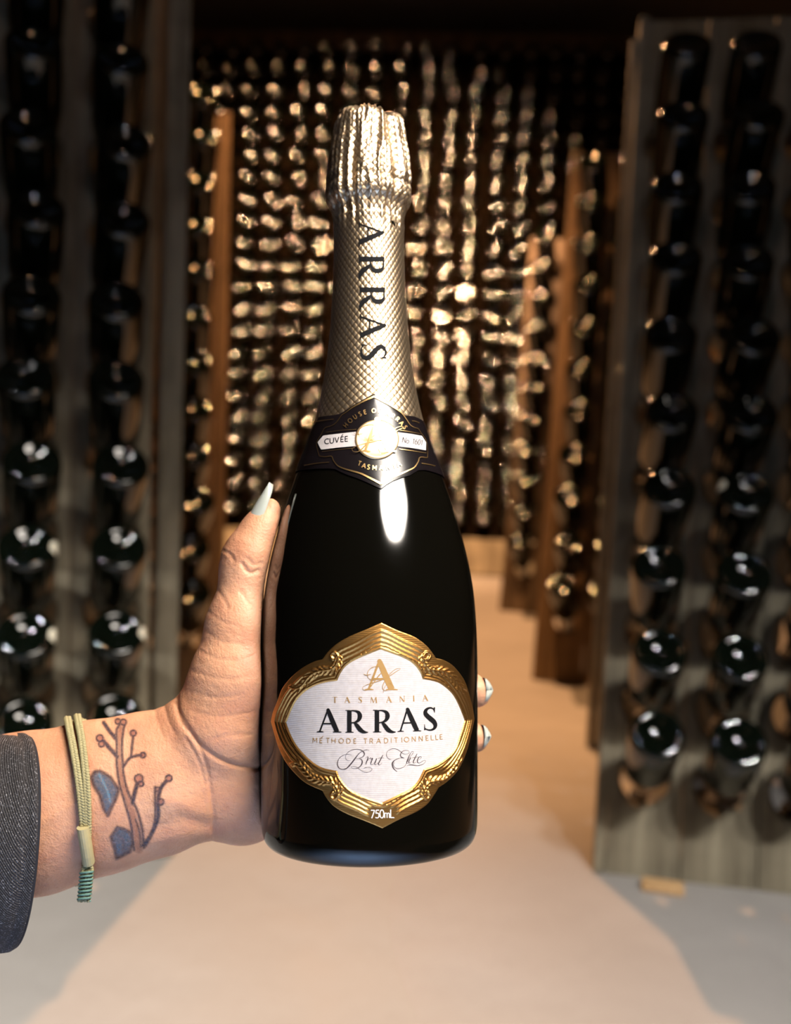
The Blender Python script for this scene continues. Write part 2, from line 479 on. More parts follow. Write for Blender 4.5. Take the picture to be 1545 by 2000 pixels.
# ================================================================== the held bottle
CI = CAM.inverted()
TILT = R(6.0)
def cam2px(v):                       # camera-space vector -> pixel
    return 772.5 - F*v[0]/v[2], 1000 + F*v[1]/v[2]
B0 = Vector(((722-772.5)/F*.428, -(1648-1000)/F*.428, -.428))
AX = Vector((-.004, math.cos(TILT), -math.sin(TILT))).normalized()
XL = Vector((1, 0, 0)); XL = (XL - AX*XL.dot(AX)).normalized(); YL = AX.cross(XL)
ML = Matrix((( XL[0], YL[0], AX[0], B0[0]), (XL[1], YL[1], AX[1], B0[1]), (XL[2], YL[2], AX[2], B0[2]), (0, 0, 0, 1)))
BW = CAM @ ML; BI = BW.inverted()
def h_of_y(py):
    lo, hi = -.02, .45
    for _ in range(40):
        m = (lo+hi)/2; v = B0 + AX*m
        if cam2px(v)[1] > py: lo = m
        else: hi = m
    return lo
def z_of_y(py): return -(B0 + AX*h_of_y(py))[2]
def r_of(py, hw):
    z = z_of_y(py); t = hw/F
    return z*t/math.sqrt(1+t*t)
SIL = [(1648, 172), (1646, 188), (1640, 199), (1630, 206), (1615, 210), (1590, 211.5), (1500, 212), (1350, 212), (1260, 211), (1200, 208), (1150, 203), (1100, 194), (1050, 181.5), (1000, 167),
       (950, 150), (912, 136.5), (880, 124), (850, 113), (820, 103.5), (780, 94), (740, 86.5), (700, 80.5), (650, 75), (600, 71.5), (560, 69), (500, 67), (450, 66.5)]
CAPS = [(450, 66.5), (430, 67.5), (414, 71), (402, 77.5), (392, 81), (380, 82), (360, 80.5), (345, 79), (320, 77.5), (300, 75), (280, 71.5), (262, 69), (248, 66), (240, 62), (234, 55), (230, 44), (228, 30), (227, 12)]
def spline_prof(tab, n):
    pts = catmull([(a, b) for a, b in tab], n)
    return [(r_of(a, b), h_of_y(a)) for a, b in pts]
PB = spline_prof(SIL, 5)
PC = spline_prof(CAPS, 8)
def hw_of_y(py):
    for (a, b), (c, d) in zip(SIL, SIL[1:]):
        if c <= py <= a: return b + (d-b)*(a-py)/(a-c)
    return 66.5 if py < 1000 else 0
bot = empty('held_bottle', BW)
tag(bot, 'dark sparkling wine bottle with gold foil neck and ornate gold label, held in the hand', 'bottle')

M['glass'] = mat('dark_bottle_glass', (.0025, .0022, .0015), .075, 0, IOR=1.52)
t = NT(M['glass'])
# glass body with punt; lower edge of the glass is thick and shows the pale blue of the floor
lowprof = [(.004, .030), (.014, .027), (.022, .019), (.029, .008), (.034, .0015), (r_of(1648, 172)*.97, .0)]
v, f = lathe(lowprof + PB[1:], 128, True, True)
body = link('glass_body', mesh('glass_body', v, f, True), M['glass'], bot)
pv, pf = lathe(PB, 360, False, False)
BODY = BVHTree.FromPolygons([BW @ Vector(p) for p in pv], pf)
EYE = CAM.translation.copy()
def surf(px, py, off):
    """local point of the bottle's skin seen at this pixel, lifted by off"""
    d = (P(px, py, 1.0) - EYE).normalized()
    loc, nrm, i, dist = BODY.ray_cast(EYE, d)
    if loc is None:
        loc, nrm, i, dist = BODY.find_nearest(EYE + d*.44)
    if nrm.dot(d) > 0: nrm = -nrm
    # smooth normal: radial from the axis, keep the slope
    return BI @ (loc + nrm*off)
def theta_h(px, py):
    p = surf(px, py, 0); return math.atan2(p.x, -p.y), p.z

# ---- foil
def foil_mat():
    m = mat('gold_foil', (.80, .59, .38), .38, 1.0); t = NT(m)
    uv = t.n('ShaderNodeUVMap'); sp = t.n('ShaderNodeSeparateXYZ'); t.l(uv.outputs[0], sp.inputs[0])
    a = t.mth('ADD', t.mth('MULTIPLY', sp.outputs[0], 2*PI/.0052), t.mth('MULTIPLY', sp.outputs[1], 2*PI/.0072))
    b_ = t.mth('SUBTRACT', t.mth('MULTIPLY', sp.outputs[0], 2*PI/.0052), t.mth('MULTIPLY', sp.outputs[1], 2*PI/.0072))
    h = t.mth('MULTIPLY', t.mth('SINE', a), t.mth('SINE', b_))
    h2 = t.mth('POWER', t.mth('ABSOLUTE', h), .45)
    c = t.ramp(h2, [(.15, (.36, .24, .13)), (.5, (.80, .60, .39)), (1, (.88, .71, .52))])
    t.color(c); t.bump(h2, .55, .0004); return m
M['foil'] = foil_mat()
FH = [(r_of(y, hw)+.00035, h_of_y(y)) for y, hw in catmull([q for q in SIL if 440 <= q[0] <= 850], 6)]
PCs = [(r+.00035 if i < 6 else r, h) for i, (r, h) in enumerate(PC)]
prof = FH + PCs[1:]
def fold(a, h, y):
    """crumpled folds of the capsule; a angle, h height, y pixel row of the axis"""
    k = max(0., min(1., (475-y)/70.))
    if k <= 0: return 0.
    c, s_ = math.cos(a), math.sin(a)
    wv = noise.noise(Vector((c*1.5, s_*1.5, h*30)))*.9
    n1 = noise.noise(Vector((c*4.6+wv, s_*4.6+wv, h*14)))
    n2 = noise.noise(Vector((c*14+3, s_*14+wv, h*42)))
    n0 = noise.noise(Vector((c*2.3+7, s_*2.3, h*26+2)))
    n3 = noise.noise(Vector((c*26+3, s_*26, h*120)))
    ridge = 1 - abs(n1)*3.2
    ring = .55*math.exp(-((y-352)/5.)**2) - 1.0*math.exp(-((y-371)/5.)**2)
    return k*(.00105*ridge + .0006*n2 + .0010*n0 + .00035*n3 + .0009*ring*(.6+noise.noise(Vector((c*2, s_*2, 1))))) - k*.0005
def y_of_h(h): return cam2px(B0 + AX*h)[1]
fp = []
hs = [h for r, h in prof]; 
# resample finely
import bisect
dense = []
for (r0, h0), (r1, h1) in zip(prof, prof[1:]):
    L = math.hypot(r1-r0, h1-h0); n = max(1, int(L/.0008)) if y_of_h(h0) < 480 else max(1, int(L/.003))
    for i in range(n): dense.append((r0+(r1-r0)*i/n, h0+(h1-h0)*i/n))
dense.append(prof[-1])
SEG = 240; fv = []; ff = []; uvs = []
for r, h in dense:
    y = y_of_h(h)
    for i in range(SEG):
        a = 2*PI*i/SEG; rr = r + fold(a, h, y)*min(1, r/.010)
        fv.append((rr*math.sin(a), -rr*math.cos(a), h + (fold(a, .3, y)*1.2 if y < 245 else 0)))
        uvs.append((a, h))
for j in range(len(dense)-1):
    for i in range(SEG):
        a, b = j*SEG+i, j*SEG+(i+1) % SEG; ff.append((a, b, b+SEG, a+SEG))
ff.append(tuple((len(dense)-1)*SEG+i for i in range(SEG)))
fm = mesh('foil', fv, ff, True)
ul = fm.uv_layers.new(name='UVMap')
for p in fm.polygons:
    n = len(p.loop_indices)
    wrap = any(p.vertices[k] % SEG == SEG-1 for k in range(n)) and any(p.vertices[k] % SEG == 0 for k in range(n))
    for li in p.loop_indices:
        vi = fm.loops[li].vertex_index; a, h = uvs[vi]
        if wrap and vi % SEG == 0 and n == 4: a = 2*PI
        ul.data[li].uv = (a*.0166, h)
foil = link('foil', fm, M['foil'], bot); foil['label'] = 'gold embossed foil, crumpled over the cork'

# ---- projected patches
def ribbon(mb, pts, off, widths=None):
    """flat stroke along pixel points (x, y, w) on the bottle"""
    n = len(pts); L = []; Rr = []
    for i, p in enumerate(pts):
        a = pts[max(0, i-1)]; b = pts[min(n-1, i+1)]
        dx, dy = b[0]-a[0], b[1]-a[1]; l = math.hypot(dx, dy) or 1
        nx, ny = -dy/l, dx/l; w_ = p[2]/2
        L.append(surf(p[0]+nx*w_, p[1]+ny*w_, off)); Rr.append(surf(p[0]-nx*w_, p[1]-ny*w_, off))
    v = L + Rr; mb.add(v, [(i, i+1, n+i+1, n+i) for i in range(n-1)])
def patch(top, bottom, n, m, off):
    """grid between two pixel polylines"""
    def samp(pl, k):
        ds = [0]
        for a, b in zip(pl, pl[1:]): ds.append(ds[-1]+math.hypot(b[0]-a[0], b[1]-a[1]))
        out = []
        for i in range(k+1):
            s_ = ds[-1]*i/k; j = min(len(pl)-2, max(0, bisect.bisect_right(ds, s_)-1))
            u = (s_-ds[j])/((ds[j+1]-ds[j]) or 1); out.append((pl[j][0]+(pl[j+1][0]-pl[j][0])*u, pl[j][1]+(pl[j+1][1]-pl[j][1])*u))
        return out
    A, Bt = samp(top, n), samp(bottom, n); v = []
    for j in range(m+1):
        for a, b in zip(A, Bt): v.append(surf(a[0]+(b[0]-a[0])*j/m, a[1]+(b[1]-a[1])*j/m, off))
    f = [(j*(n+1)+i, (j+1)*(n+1)+i, (j+1)*(n+1)+i+1, j*(n+1)+i+1) for j in range(m) for i in range(n)]
    return v, f

# ---- lettering: strokes in units of the cap height, (x, y up, width)
SERIF = {
 'A': (1.03, [[(.12,.02,.07),(.47,.99,.075)], [(.44,1.02,.05),(.47,.95,.15),(.62,.58,.2),(.86,.03,.2)], [(.24,.37,.06),(.66,.37,.06)], [(0,.012,.03),(.13,.025,.055),(.28,.012,.03)], [(.68,.012,.03),(.86,.025,.055),(1.05,.012,.03)]]),
 'R': (1.02, [[(.18,.02,.2),(.18,.98,.2)], [(0,.985,.03),(.2,.975,.05)], [(0,.012,.03),(.18,.025,.055),(.38,.012,.03)],
              [(.18,.965,.05),(.42,.965,.07),(.60,.89,.15),(.66,.73,.2),(.60,.56,.15),(.45,.46,.08),(.26,.43,.05)], [(.40,.46,.08),(.52,.32,.17),(.68,.12,.2),(.84,.03,.13),(1.03,.012,.03)]]),
 'S': (.62, [[(.53,.80,.03),(.49,.91,.05),(.38,.97,.07),(.25,.96,.09),(.13,.88,.14),(.10,.76,.18),(.19,.63,.2),(.34,.50,.21),(.48,.37,.2),(.54,.23,.17),(.49,.10,.12),(.36,.03,.08),(.22,.03,.06),(.10,.07,.05),(.03,.13,.03)],
              [(.535,.99,.07),(.535,.76,.02)], [(.03,.28,.02),(.03,.03,.06)]]),
 'T': (.8, [[(.4,.02,.18),(.4,.96,.18)], [(.02,.96,.06),(.78,.96,.06)], [(.03,.98,.05),(.03,.82,.02)], [(.77,.98,.05),(.77,.82,.02)], [(.24,.015,.04),(.56,.015,.04)]]),
 'M': (1.2, [[(.1,.02,.07),(.2,.98,.07)], [(.2,.99,.1),(.58,.06,.19)], [(.58,.04,.07),(.95,.98,.08)], [(.96,.98,.19),(1.06,.02,.19)], [(0,.015,.04),(.2,.015,.04)], [(.94,.015,.04),(1.18,.015,.04)]]),
 'N': (.95, [[(.12,.02,.07),(.12,.97,.07)], [(.1,.98,.12),(.8,.03,.19)], [(.82,.02,.07),(.82,.98,.07)], [(0,.015,.04),(.24,.015,.04)], [(.7,.985,.04),(.94,.985,.04)]]),
 'I': (.35, [[(.17,.02,.18),(.17,.98,.18)], [(.03,.015,.04),(.31,.015,.04)], [(.03,.985,.04),(.31,.985,.04)]]),
}
def arc(cx, cy, rx, ry, a0, a1, n=14): return [(cx+rx*math.cos(R(a0+(a1-a0)*i/n)), cy+ry*math.sin(R(a0+(a1-a0)*i/n))) for i in range(n+1)]
SANS = {
 'M': (.95, [[(.05,0),(.05,1)], [(.05,1),(.45,.3)], [(.45,.3),(.85,1)], [(.85,1),(.85,0)]]),
 'E': (.62, [[(.06,0),(.06,1)], [(.06,.97),(.55,.97)], [(.06,.5),(.5,.5)], [(.06,.03),(.55,.03)]]),
 'T': (.7, [[(.35,0),(.35,1)], [(0,.97),(.7,.97)]]),
 'H': (.82, [[(.06,0),(.06,1)], [(.76,0),(.76,1)], [(.06,.5),(.76,.5)]]),
 'O': (1.05, [arc(.5,.5,.47,.48,0,360,24)]),
 'D': (.85, [[(.06,0),(.06,1)], [(.06,.97)]+arc(.33,.5,.47,.47,90,-90)+[(.06,.03)]]),
 'R': (.72, [[(.06,0),(.06,1)], [(.06,.97)]+arc(.38,.72,.24,.25,90,-90)+[(.06,.47)], [(.34,.47),(.66,0)]]),
 'A': (.9, [[(.02,0),(.43,1)], [(.43,1),(.84,0)], [(.17,.33),(.69,.33)]]),
 'I': (.15, [[(.06,0),(.06,1)]]),
 'N': (.85, [[(.06,0),(.06,1)], [(.06,1),(.74,0)], [(.74,0),(.74,1)]]),
 'L': (.58, [[(.06,0),(.06,1)], [(.06,.03),(.52,.03)]]),
 'U': (.8, [[(.06,1)]+arc(.4,.33,.33,.33,180,360)+[(.73,1)]]),
 'S': (.6, [[(.52,.84),(.42,.95),(.28,.98),(.13,.9),(.09,.76),(.18,.6),(.38,.47),(.52,.33),(.52,.15),(.38,.03),(.2,.02),(.05,.14)]]),
 'F': (.58, [[(.06,0),(.06,1)], [(.06,.97),(.52,.97)], [(.06,.5),(.48,.5)]]),
 'C': (.85, [arc(.5,.5,.46,.48,50,310,18)]),
 'V': (.8, [[(.02,1),(.38,0)], [(.38,0),(.74,1)]]),
 'o': (.6, [arc(.28,.3,.26,.3,0,360,18)]), '.': (.2, [[(.06,0),(.06,.1)]]),
 '1': (.4, [[(.05,.8),(.22,1)], [(.22,1),(.22,0)]]), '6': (.6, [arc(.28,.3,.24,.29,0,360,16), [(.05,.35),(.1,.65),(.22,.85),(.42,.98)]]),
 '0': (.6, [arc(.28,.5,.24,.49,0,360,20)]), '7': (.6, [[(.04,.97),(.52,.97)], [(.52,.97),(.16,0)]]),
 '5': (.6, [[(.5,.97),(.14,.97)], [(.14,.97),(.1,.56)], [(.1,.56),(.25,.62),(.42,.56),(.5,.38),(.46,.14),(.28,.02),(.06,.07)]]),
 'm': (.85, [[(.06,0),(.06,.66)], [(.06,.5),(.14,.62),(.26,.64),(.36,.55),(.38,.4),(.38,0)], [(.38,.45),(.46,.6),(.58,.64),(.68,.55),(.7,.4),(.7,0)]]),
 "'": (.3, [[(.30,1.12),(.62,1.42)]]), '^': (.5, [[(.02,1.14),(.18,1.32)], [(.18,1.32),(.34,1.14)]]), ' ': (.5, []),
}
def glyph(mb, ch, x, y, size, ang, off, font='serif', w=.13, sx=1.0, shear=0.0, mapf=None):
    """draw one letter with its foot at pixel (x, y); ang turns it clockwise on the picture"""
    adv, st = (SERIF if font == 'serif' else SANS)[ch]
    ca, sa = math.cos(ang), math.sin(ang)
    for s_ in st:
        pts = [(p[0], p[1], p[2] if len(p) > 2 else w) for p in s_]
        pts = catmull(pts, 6) if (len(pts) > 2 and font == 'serif') else (catmull(pts, 2) if len(pts) > 3 else catmull(pts, 4)[0:] if len(pts) == 2 else pts)
        q = []
        for gx, gy, gw in pts:
            u, v_ = (gx*sx + gy*shear)*size, -gy*size
            q.append((x + u*ca - v_*sa, y + u*sa + v_*ca, gw*size))
        ribbon(mb, q, off)
    return adv*sx*size

M['label_paper'] = mat('label_paper', (.80, .76, .78), .7, 0, Specular_IOR_Level=.2); t = NT(M['label_paper'])
vv = t.coord((1, 1, 1)); n1 = t.noise(vv, 500, 3); wv = t.n('ShaderNodeTexWave'); wv.bands_direction = 'Z'; wv.inputs['Scale'].default_value = 420; t.l(vv, wv.inputs['Vector'])
t.color(t.ramp(n1, [(.3, (.50, .46, .462)), (.7, (.59, .548, .552))])); t.bump(t.mth('ADD', wv.outputs['Fac'], n1), .18, .0002)
M['gold'] = mat('label_gold', (.56, .29, .085), .40, 1.0); t = NT(M['gold'])
vv = t.coord((1, 1, 1)); wv = t.n('ShaderNodeTexWave'); wv.bands_direction = 'Z'; wv.inputs['Scale'].default_value = 380; t.l(vv, wv.inputs['Vector']); t.bump(wv.outputs['Fac'], .12, .0002)
M['gold_print'] = mat('gold_print', (.62, .37, .14), .45, .6)
M['gold_seal'] = mat('gold_seal', (.95, .68, .38), .5, 1.0)
M['gold_bright'] = mat('gold_hot_stamp', (.90, .58, .25), .32, 1.0)
M['ink'] = mat('black_print', (.006, .006, .007), .7, 0, Specular_IOR_Level=.15)
M['ink_soft'] = mat('grey_print', (.05, .035, .04), .5)
M['white_print'] = mat('white_print', (.8, .76, .74), .5)
M['black_paper'] = mat('glossy_black_paper', (.007, .005, .006), .24, 0)

# ---- main label outline (pixel rows measured on the label), 8 runs between points and notches
OUT = [
 [(745.2,1216.2),(737.5,1219.3),(714.2,1229.4),(683.1,1242.6),(659.8,1255.8),(642.7,1270.6),(629.5,1287.7)],
 [(629.5,1287.7),(613.2,1292.3),(589.9,1304.8),(566.6,1325),(551.1,1345),(540.2,1373),(533.2,1390),(529,1409)],
 [(529,1409),(535.5,1433),(543.3,1458),(555.7,1484.6),(574.4,1509),(597.7,1529.6),(629.5,1544.4)],
 [(629.5,1544.4),(638,1559),(652,1574.7),(675.3,1588.6),(706.4,1601),(729.7,1610.4),(746.8,1617.8)],
 [(746.8,1617.8),(782,1599.5),(813.2,1585.5),(835,1570),(849,1551),(857,1538)],
 [(857,1538),(875.3,1525),(895.5,1503),(911,1469),(920.4,1433),(926.6,1404)],
 [(926.6,1404),(923.5,1384),(917.3,1359),(909.5,1334),(898.6,1315.6),(883,1298.5),(866,1288.8),(852,1285.3)],
 [(852,1285.3),(836.5,1264.4),(821,1251),(805.4,1241.8),(774.4,1230),(745.2,1216.2)]]
INN = [
 [(742.9,1268.3),(714.2,1280),(690.9,1290.8),(675.3,1301.7),(665.2,1315.6),(659,1329.6)],
 [(659,1329.6),(636.5,1332.7),(616.3,1339),(597.7,1349.8),(580.6,1366.9),(571.3,1384),(563.5,1402.6),(560,1411.5)],
 [(560,1411.5),(568.2,1433),(582,1458),(605.4,1483),(628.7,1498.5),(659,1505.5)],
 [(659,1505.5),(664.5,1518.7),(683,1540.5),(714,1556),(746.8,1566.9)],
 [(746.8,1566.9),(782,1549.8),(803.9,1537.4),(816.3,1523.4),(827.2,1501.6)],
 [(827.2,1501.6),(852,1493),(875.3,1476.8),(889.3,1458),(898.6,1431.7),(906.4,1407)],
 [(906.4,1407),(895.5,1379.3),(881.6,1354.5),(859.8,1335.8),(842.7,1329.6),(824.9,1326.5)],
 [(824.9,1326.5),(819.4,1312.5),(807,1297),(790,1286),(766.6,1276.8),(742.9,1268.3)]]
def resample(run, n):
    pl = catmull(run, 8); ds = [0]
    for a, b in zip(pl, pl[1:]): ds.append(ds[-1]+math.hypot(b[0]-a[0], b[1]-a[1]))
    out = []
    for i in range(n):
        s_ = ds[-1]*i/n; j = min(len(pl)-2, max(0, bisect.bisect_right(ds, s_)-1))
        u = (s_-ds[j])/((ds[j+1]-ds[j]) or 1); out.append((pl[j][0]+(pl[j+1][0]-pl[j][0])*u, pl[j][1]+(pl[j+1][1]-pl[j][1])*u))
    return out
NS, NTT = 90, 36
oo = sum([resample(r_, NS) for r_ in OUT], []); ii = sum([resample(r_, NS) for r_ in INN], [])
oo = np.array(oo); ii = np.array(ii); NTOT = len(oo)
# leaf scrolls of the four shoulders, drawn once and mirrored
stem = catmull([(651,1287),(647,1280),(652,1274),(659,1277),(661,1286),(658,1297),(650,1306),(638,1309),(624,1311),(611,1317),(601,1327),(592,1339),(580,1345),(567,1341)], 6)
leafs = []
for k in range(20, len(stem)-4, 4):
    x, y = stem[k]; x2, y2 = stem[k+1]; dx, dy = x2-x, y2-y; l = math.hypot(dx, dy) or 1; dx, dy = dx/l, dy/l
    for sg in (1, -1):
        ex, ey = dx*.55 - sg*dy*.85, dy*.55 + sg*dx*.85
        leafs.append([(x+ex*1.5, y+ey*1.5), (x+ex*6+dx*1.5, y+ey*6+dy*1.5), (x+ex*9+dx*5, y+ey*9+dy*5)])
leafs = [catmull(q, 5) for q in leafs]
def mir(p, q):
    x, y = p
    if q in (1, 2): x = 1487.5 - x - (1 if q else 0)
    if q in (2, 3): y = 2834 - y
    return (x, y)
strokes = []
for q in range(4):
    strokes.append(([mir(p, q) for p in stem], 2.0, 1.15))
    for lf in leafs: strokes.append(([mir(p, q) for p in lf], 1.35, 1.0))
T = np.linspace(0, 1, NTT+1)[:, None, None]
G = oo[None]*(1-T) + ii[None]*T                          # (t, s, 2)
u = np.arange(NTOT) % NS / NS; run = np.arange(NTOT)//NS
toapex = np.where(run % 2 == 0, 1-u, u)                  # 1 at the points, 0 at the notches
ridge_w = np.clip((toapex-.12)/.25, 0, 1); ridge_w = ridge_w**2*(3-2*ridge_w)
tt = np.linspace(0, 1, NTT+1)[:, None]
tw = tt + .04*np.sin(toapex*9)[None, :]
ridge = .5-.5*np.cos(2*PI*(tw-.24)/.62*3.5)
ridge = np.where((tw > .24) & (tw < .87), ridge, 0)
H = ridge*ridge_w[None, :]*.9
H += .9*np.exp(-((tt-.93)/.035)**2)                      # bead round the white field
H += .45*np.exp(-((tt-.80)/.03)**2)*(1-ridge_w)[None, :]
leafH = np.zeros(H.shape)
for pts, wd, amp in strokes:
    for (x0, y0), (x1, y1) in zip(pts, pts[1:]):
        bb = (np.abs(G[..., 0]-(x0+x1)/2) < 8) & (np.abs(G[..., 1]-(y0+y1)/2) < 8)
        if not bb.any(): continue
        g = G[bb]; dx, dy = x1-x0, y1-y0; L2 = dx*dx+dy*dy or 1e-6
        s_ = np.clip(((g[:, 0]-x0)*dx+(g[:, 1]-y0)*dy)/L2, 0, 1)
        d2 = (g[:, 0]-x0-s_*dx)**2+(g[:, 1]-y0-s_*dy)**2
        leafH[bb] = np.maximum(leafH[bb], amp*np.exp(-d2/wd**2))
fade = np.clip((tt-.10)/.08, 0, 1)*np.clip((.90-tt)/.06, 0, 1)
H = np.maximum(H, leafH*fade*1.3)
H *= 1 - np.clip((32-np.abs(G[..., 0]-747))/6, 0, 1)*np.clip((G[..., 1]-1572)/6, 0, 1)
gv = []
for j in range(NTT+1):
    for i in range(NTOT):
        gv.append(surf(G[j, i, 0], G[j, i, 1], .00022 + .00060*float(H[j, i]) if 0 < j else .0))
gf = [(j*NTOT+i, (j+1)*NTOT+i, (j+1)*NTOT+(i+1) % NTOT, j*NTOT+(i+1) % NTOT) for j in range(NTT) for i in range(NTOT)]
label = empty('front_label'); label.parent = bot
fr = link('gold_frame', mesh('gold_frame', gv, gf, True), M['gold'], label); fr['label'] = 'embossed gold quatrefoil border with leaf scrolls'
inn = ii[::3]; n = len(inn); cv = []; cf = []; K = 14
for j in range(K):
    for p in inn:
        k = 1-j/K; cv.append(surf(744+(p[0]-744)*k, 1414+(p[1]-1414)*k, .00024))
cv.append(surf(744, 1414, .00024))
for j in range(K-1):
    for i in range(n): cf.append((j*n+i, (j+1)*n+i, (j+1)*n+(i+1) % n, j*n+(i+1) % n))
for i in range(n): cf.append(((K-1)*n+i, K*n, (K-1)*n+(i+1) % n))
link('paper_field', mesh('paper_field', cv, cf, True), M['label_paper'], label)
OFF = .00034
# ARRAS
mb = MB()
for ch, x, y, sz, an, sx in (('A', 619.7, 1429.8, 45.5, .01, 1.0), ('R', 675.0, 1430.6, 44.0, .0, .97), ('R', 728.5, 1430.2, 44.0, .0, .97), ('A', 776.3, 1429.2, 45.5, -.03, .96), ('S', 827.8, 1427.4, 45.5, -.05, .90)):
    glyph(mb, ch, x, y, sz, an, OFF, 'serif', sx=sx)
mb.build('lettering', M['ink'], label)
# TASMANIA
mb = MB()
for ch, x, y, an in (('T', 650, 1372.3, 0), ('A', 672.8, 1372.6, 0), ('S', 700.2, 1372.6, 0), ('M', 723.0, 1372.6, 0), ('A', 753.7, 1372, -.02), ('N', 779.8, 1371, -.03), ('I', 805.8, 1370, -.04), ('A', 824.2, 1369.2, -.06)):
    glyph(mb, ch, x, y, 11.6, an, OFF, 'serif')
mb.build('lettering', M['gold_print'], label)
# METHODE TRADITIONNELLE
mb = MB()
word = 'METHODE TRADITIONNELLE'
xs = [611.5, 625, 637.5, 648, 662, 677, 690.8, 0, 710.5, 722, 735.5, 750, 763.5, 770, 784, 789, 804, 817.5, 831, 841, 850, 858.5]
for k, (ch, x) in enumerate(zip(word, xs)):
    if ch == ' ': continue
    y = 1451.8 - 8.5*max(0, (x-715)/150)**1.7 - 1.6*max(0, (700-x)/90)**1.6
    an = -.09*max(0, (x-715)/150) + .03*max(0, (700-x)/90)
    glyph(mb, ch, x, y, 9.6, an, OFF, 'sans', w=.13)
    if k == 1: glyph(mb, "'", x+1, y, 9.6, an, OFF, 'sans', w=.11)
mb.build('lettering', M['gold_print'], label)
# Brut Elite, script
def C5(p, w_): return [(600+x/5.518, 1360+y/5.518, (q[0] if q else w_)) for (x, y, *q) in p]
scr = [
 [(478,632,.5),(440,622,.6),(395,632,.7),(350,665,1.1),(330,715,1.5),(340,762,1.3),(378,785,1.0),(425,775,1.9),(470,730,2.6),(520,665,2.3),(560,615,1.3),(605,585,.7),(645,575,.5),(668,583,.4)],
 [(468,688,.4),(440,690,.5),(418,668,.6),(420,630,.7),(450,595,.7),(500,572,.7),(555,570,.8),(598,588,1.2),(618,618,1.8),(600,650,1.2),(560,668,.7),(525,674,.5)],
 [(560,668,.5),(590,685,1.5),(592,720,2.2),(570,755,1.6),(535,775,.8),(495,775,.5),(475,762,.5),(495,752,.5),(540,765,.6),(580,795,.6),(625,815,.7),(670,812,.6),(698,788,.5),(685,768,.5),(645,764,.6),(610,772,.6)],
 [(628,665,.5),(650,648,.8),(655,665,1.8),(640,705,1.9),(632,732,1.4)], [(645,700,.5),(668,672,.6),(690,662,1.6)],
 [(680,685,.5),(705,665,1.7),(690,705,1.9),(686,728,1.2),(700,735,.7),(725,712,.5),(748,668,1.4),(735,705,1.8),(728,728,1.2),(742,735,.6),(760,715,.5)],
 [(815,632,1.3),(790,680,1.9),(768,722,1.9),(775,738,.9),(795,728,.5),(806,712,.4)], [(762,668,.5),(790,662,.7),(826,662,.5)],
 [(905,678,.6),(878,672,.7),(856,645,.7),(855,610,.7),(880,578,.7),(930,563,.7),(980,575,.7),(1025,612,.6),(1065,622,.5),(1095,608,.5),(1090,588,.5),(1060,580,.6),(1025,592,.9),(1005,618,1.5),(1008,648,1.5),(1040,664,.7)],
 [(1045,664,.5),(1000,664,.8),(950,682,1.4),(918,715,2.3),(920,755,2.3),(940,788,1.5),(968,808,.6)],
 [(935,705,.5),(930,745,.7),(955,773,.7),(1000,775,.7),(1045,755,.7),(1070,715,.8),(1105,655,.7),(1140,605,.5),(1135,592,.5),(1115,605,.8),(1088,660,1.7),(1070,712,1.6),(1082,722,.5),(1098,706,.4)],
 [(1112,660,1.5),(1092,705,1.7),(1102,720,.7),(1120,702,.4)], [(1130,622,1.3),(1136,616,1.3)],
 [(1180,618,1.2),(1155,670,1.7),(1140,706,1.7),(1150,718,.7),(1168,705,.4)], [(1132,662,.5),(1165,655,.7),(1202,652,.4)],
 [(1180,692,.4),(1215,672,.6),(1226,652,.8),(1208,650,1.0),(1188,675,1.7),(1186,708,1.5),(1205,718,.8),(1235,700,.7),(1262,688,.6),(1270,702,.6),(1245,730,.7),(1190,745,.9),(1130,738,1.3),(1095,738,1.0),(1070,750,.4)],
]
mb = MB()
for s_ in scr: ribbon(mb, catmull(C5(s_, 1), 6), OFF)
mb.build('script_lettering', M['ink_soft'], label)
# 750mL
mb = MB(); x = 723.5
for ch in '750mL':
    x += glyph(mb, ch, x, 1597.2 - (x-740)*.02, 16.0 if ch != 'm' else 14.8, 0, .00050, 'sans', w=.13, sx=.95 if ch == 'L' else .98)*.88 + .6
mb.build('lettering', M['white_print'], label)
# monogram
mb = MB()
glyph(mb, 'A', 712.6, 1347.6, 59, 0, OFF, 'serif', sx=1.03)
mg = [
 [(676,438,.5),(695,446,1.0),(722,440,.6)], [(770,470,.5),(735,478,.6),(705,462,.7),(703,425,.8),(730,398,.8),(765,392,.8),(788,405,.7),(785,435,.7),(760,462,.6),(735,470,.5),(728,460,.4)],
 [(800,420,.9),(770,450,1.2),(735,500,1.3),(705,535,1.1),(680,540,.7),(670,525,.6),(690,510,.6),(730,495,.9),(790,475,1.4),(840,450,1.1),(885,420,.7),(905,408,.6),(898,402,.5),(870,412,.7),(835,445,1.0),(805,490,1.0),(795,525,.9),(808,542,.7),(835,535,.7),(850,512,.7),(842,495,.6),(820,505,.6),(805,530,.6),(800,555,.5)]]
for s_ in mg: ribbon(mb, catmull([(500+x/3.219, 1180+y/3.219, w_*1.25) for x, y, w_ in s_], 6), OFF+.00006)
mb.build('monogram', M['gold_print'], label)

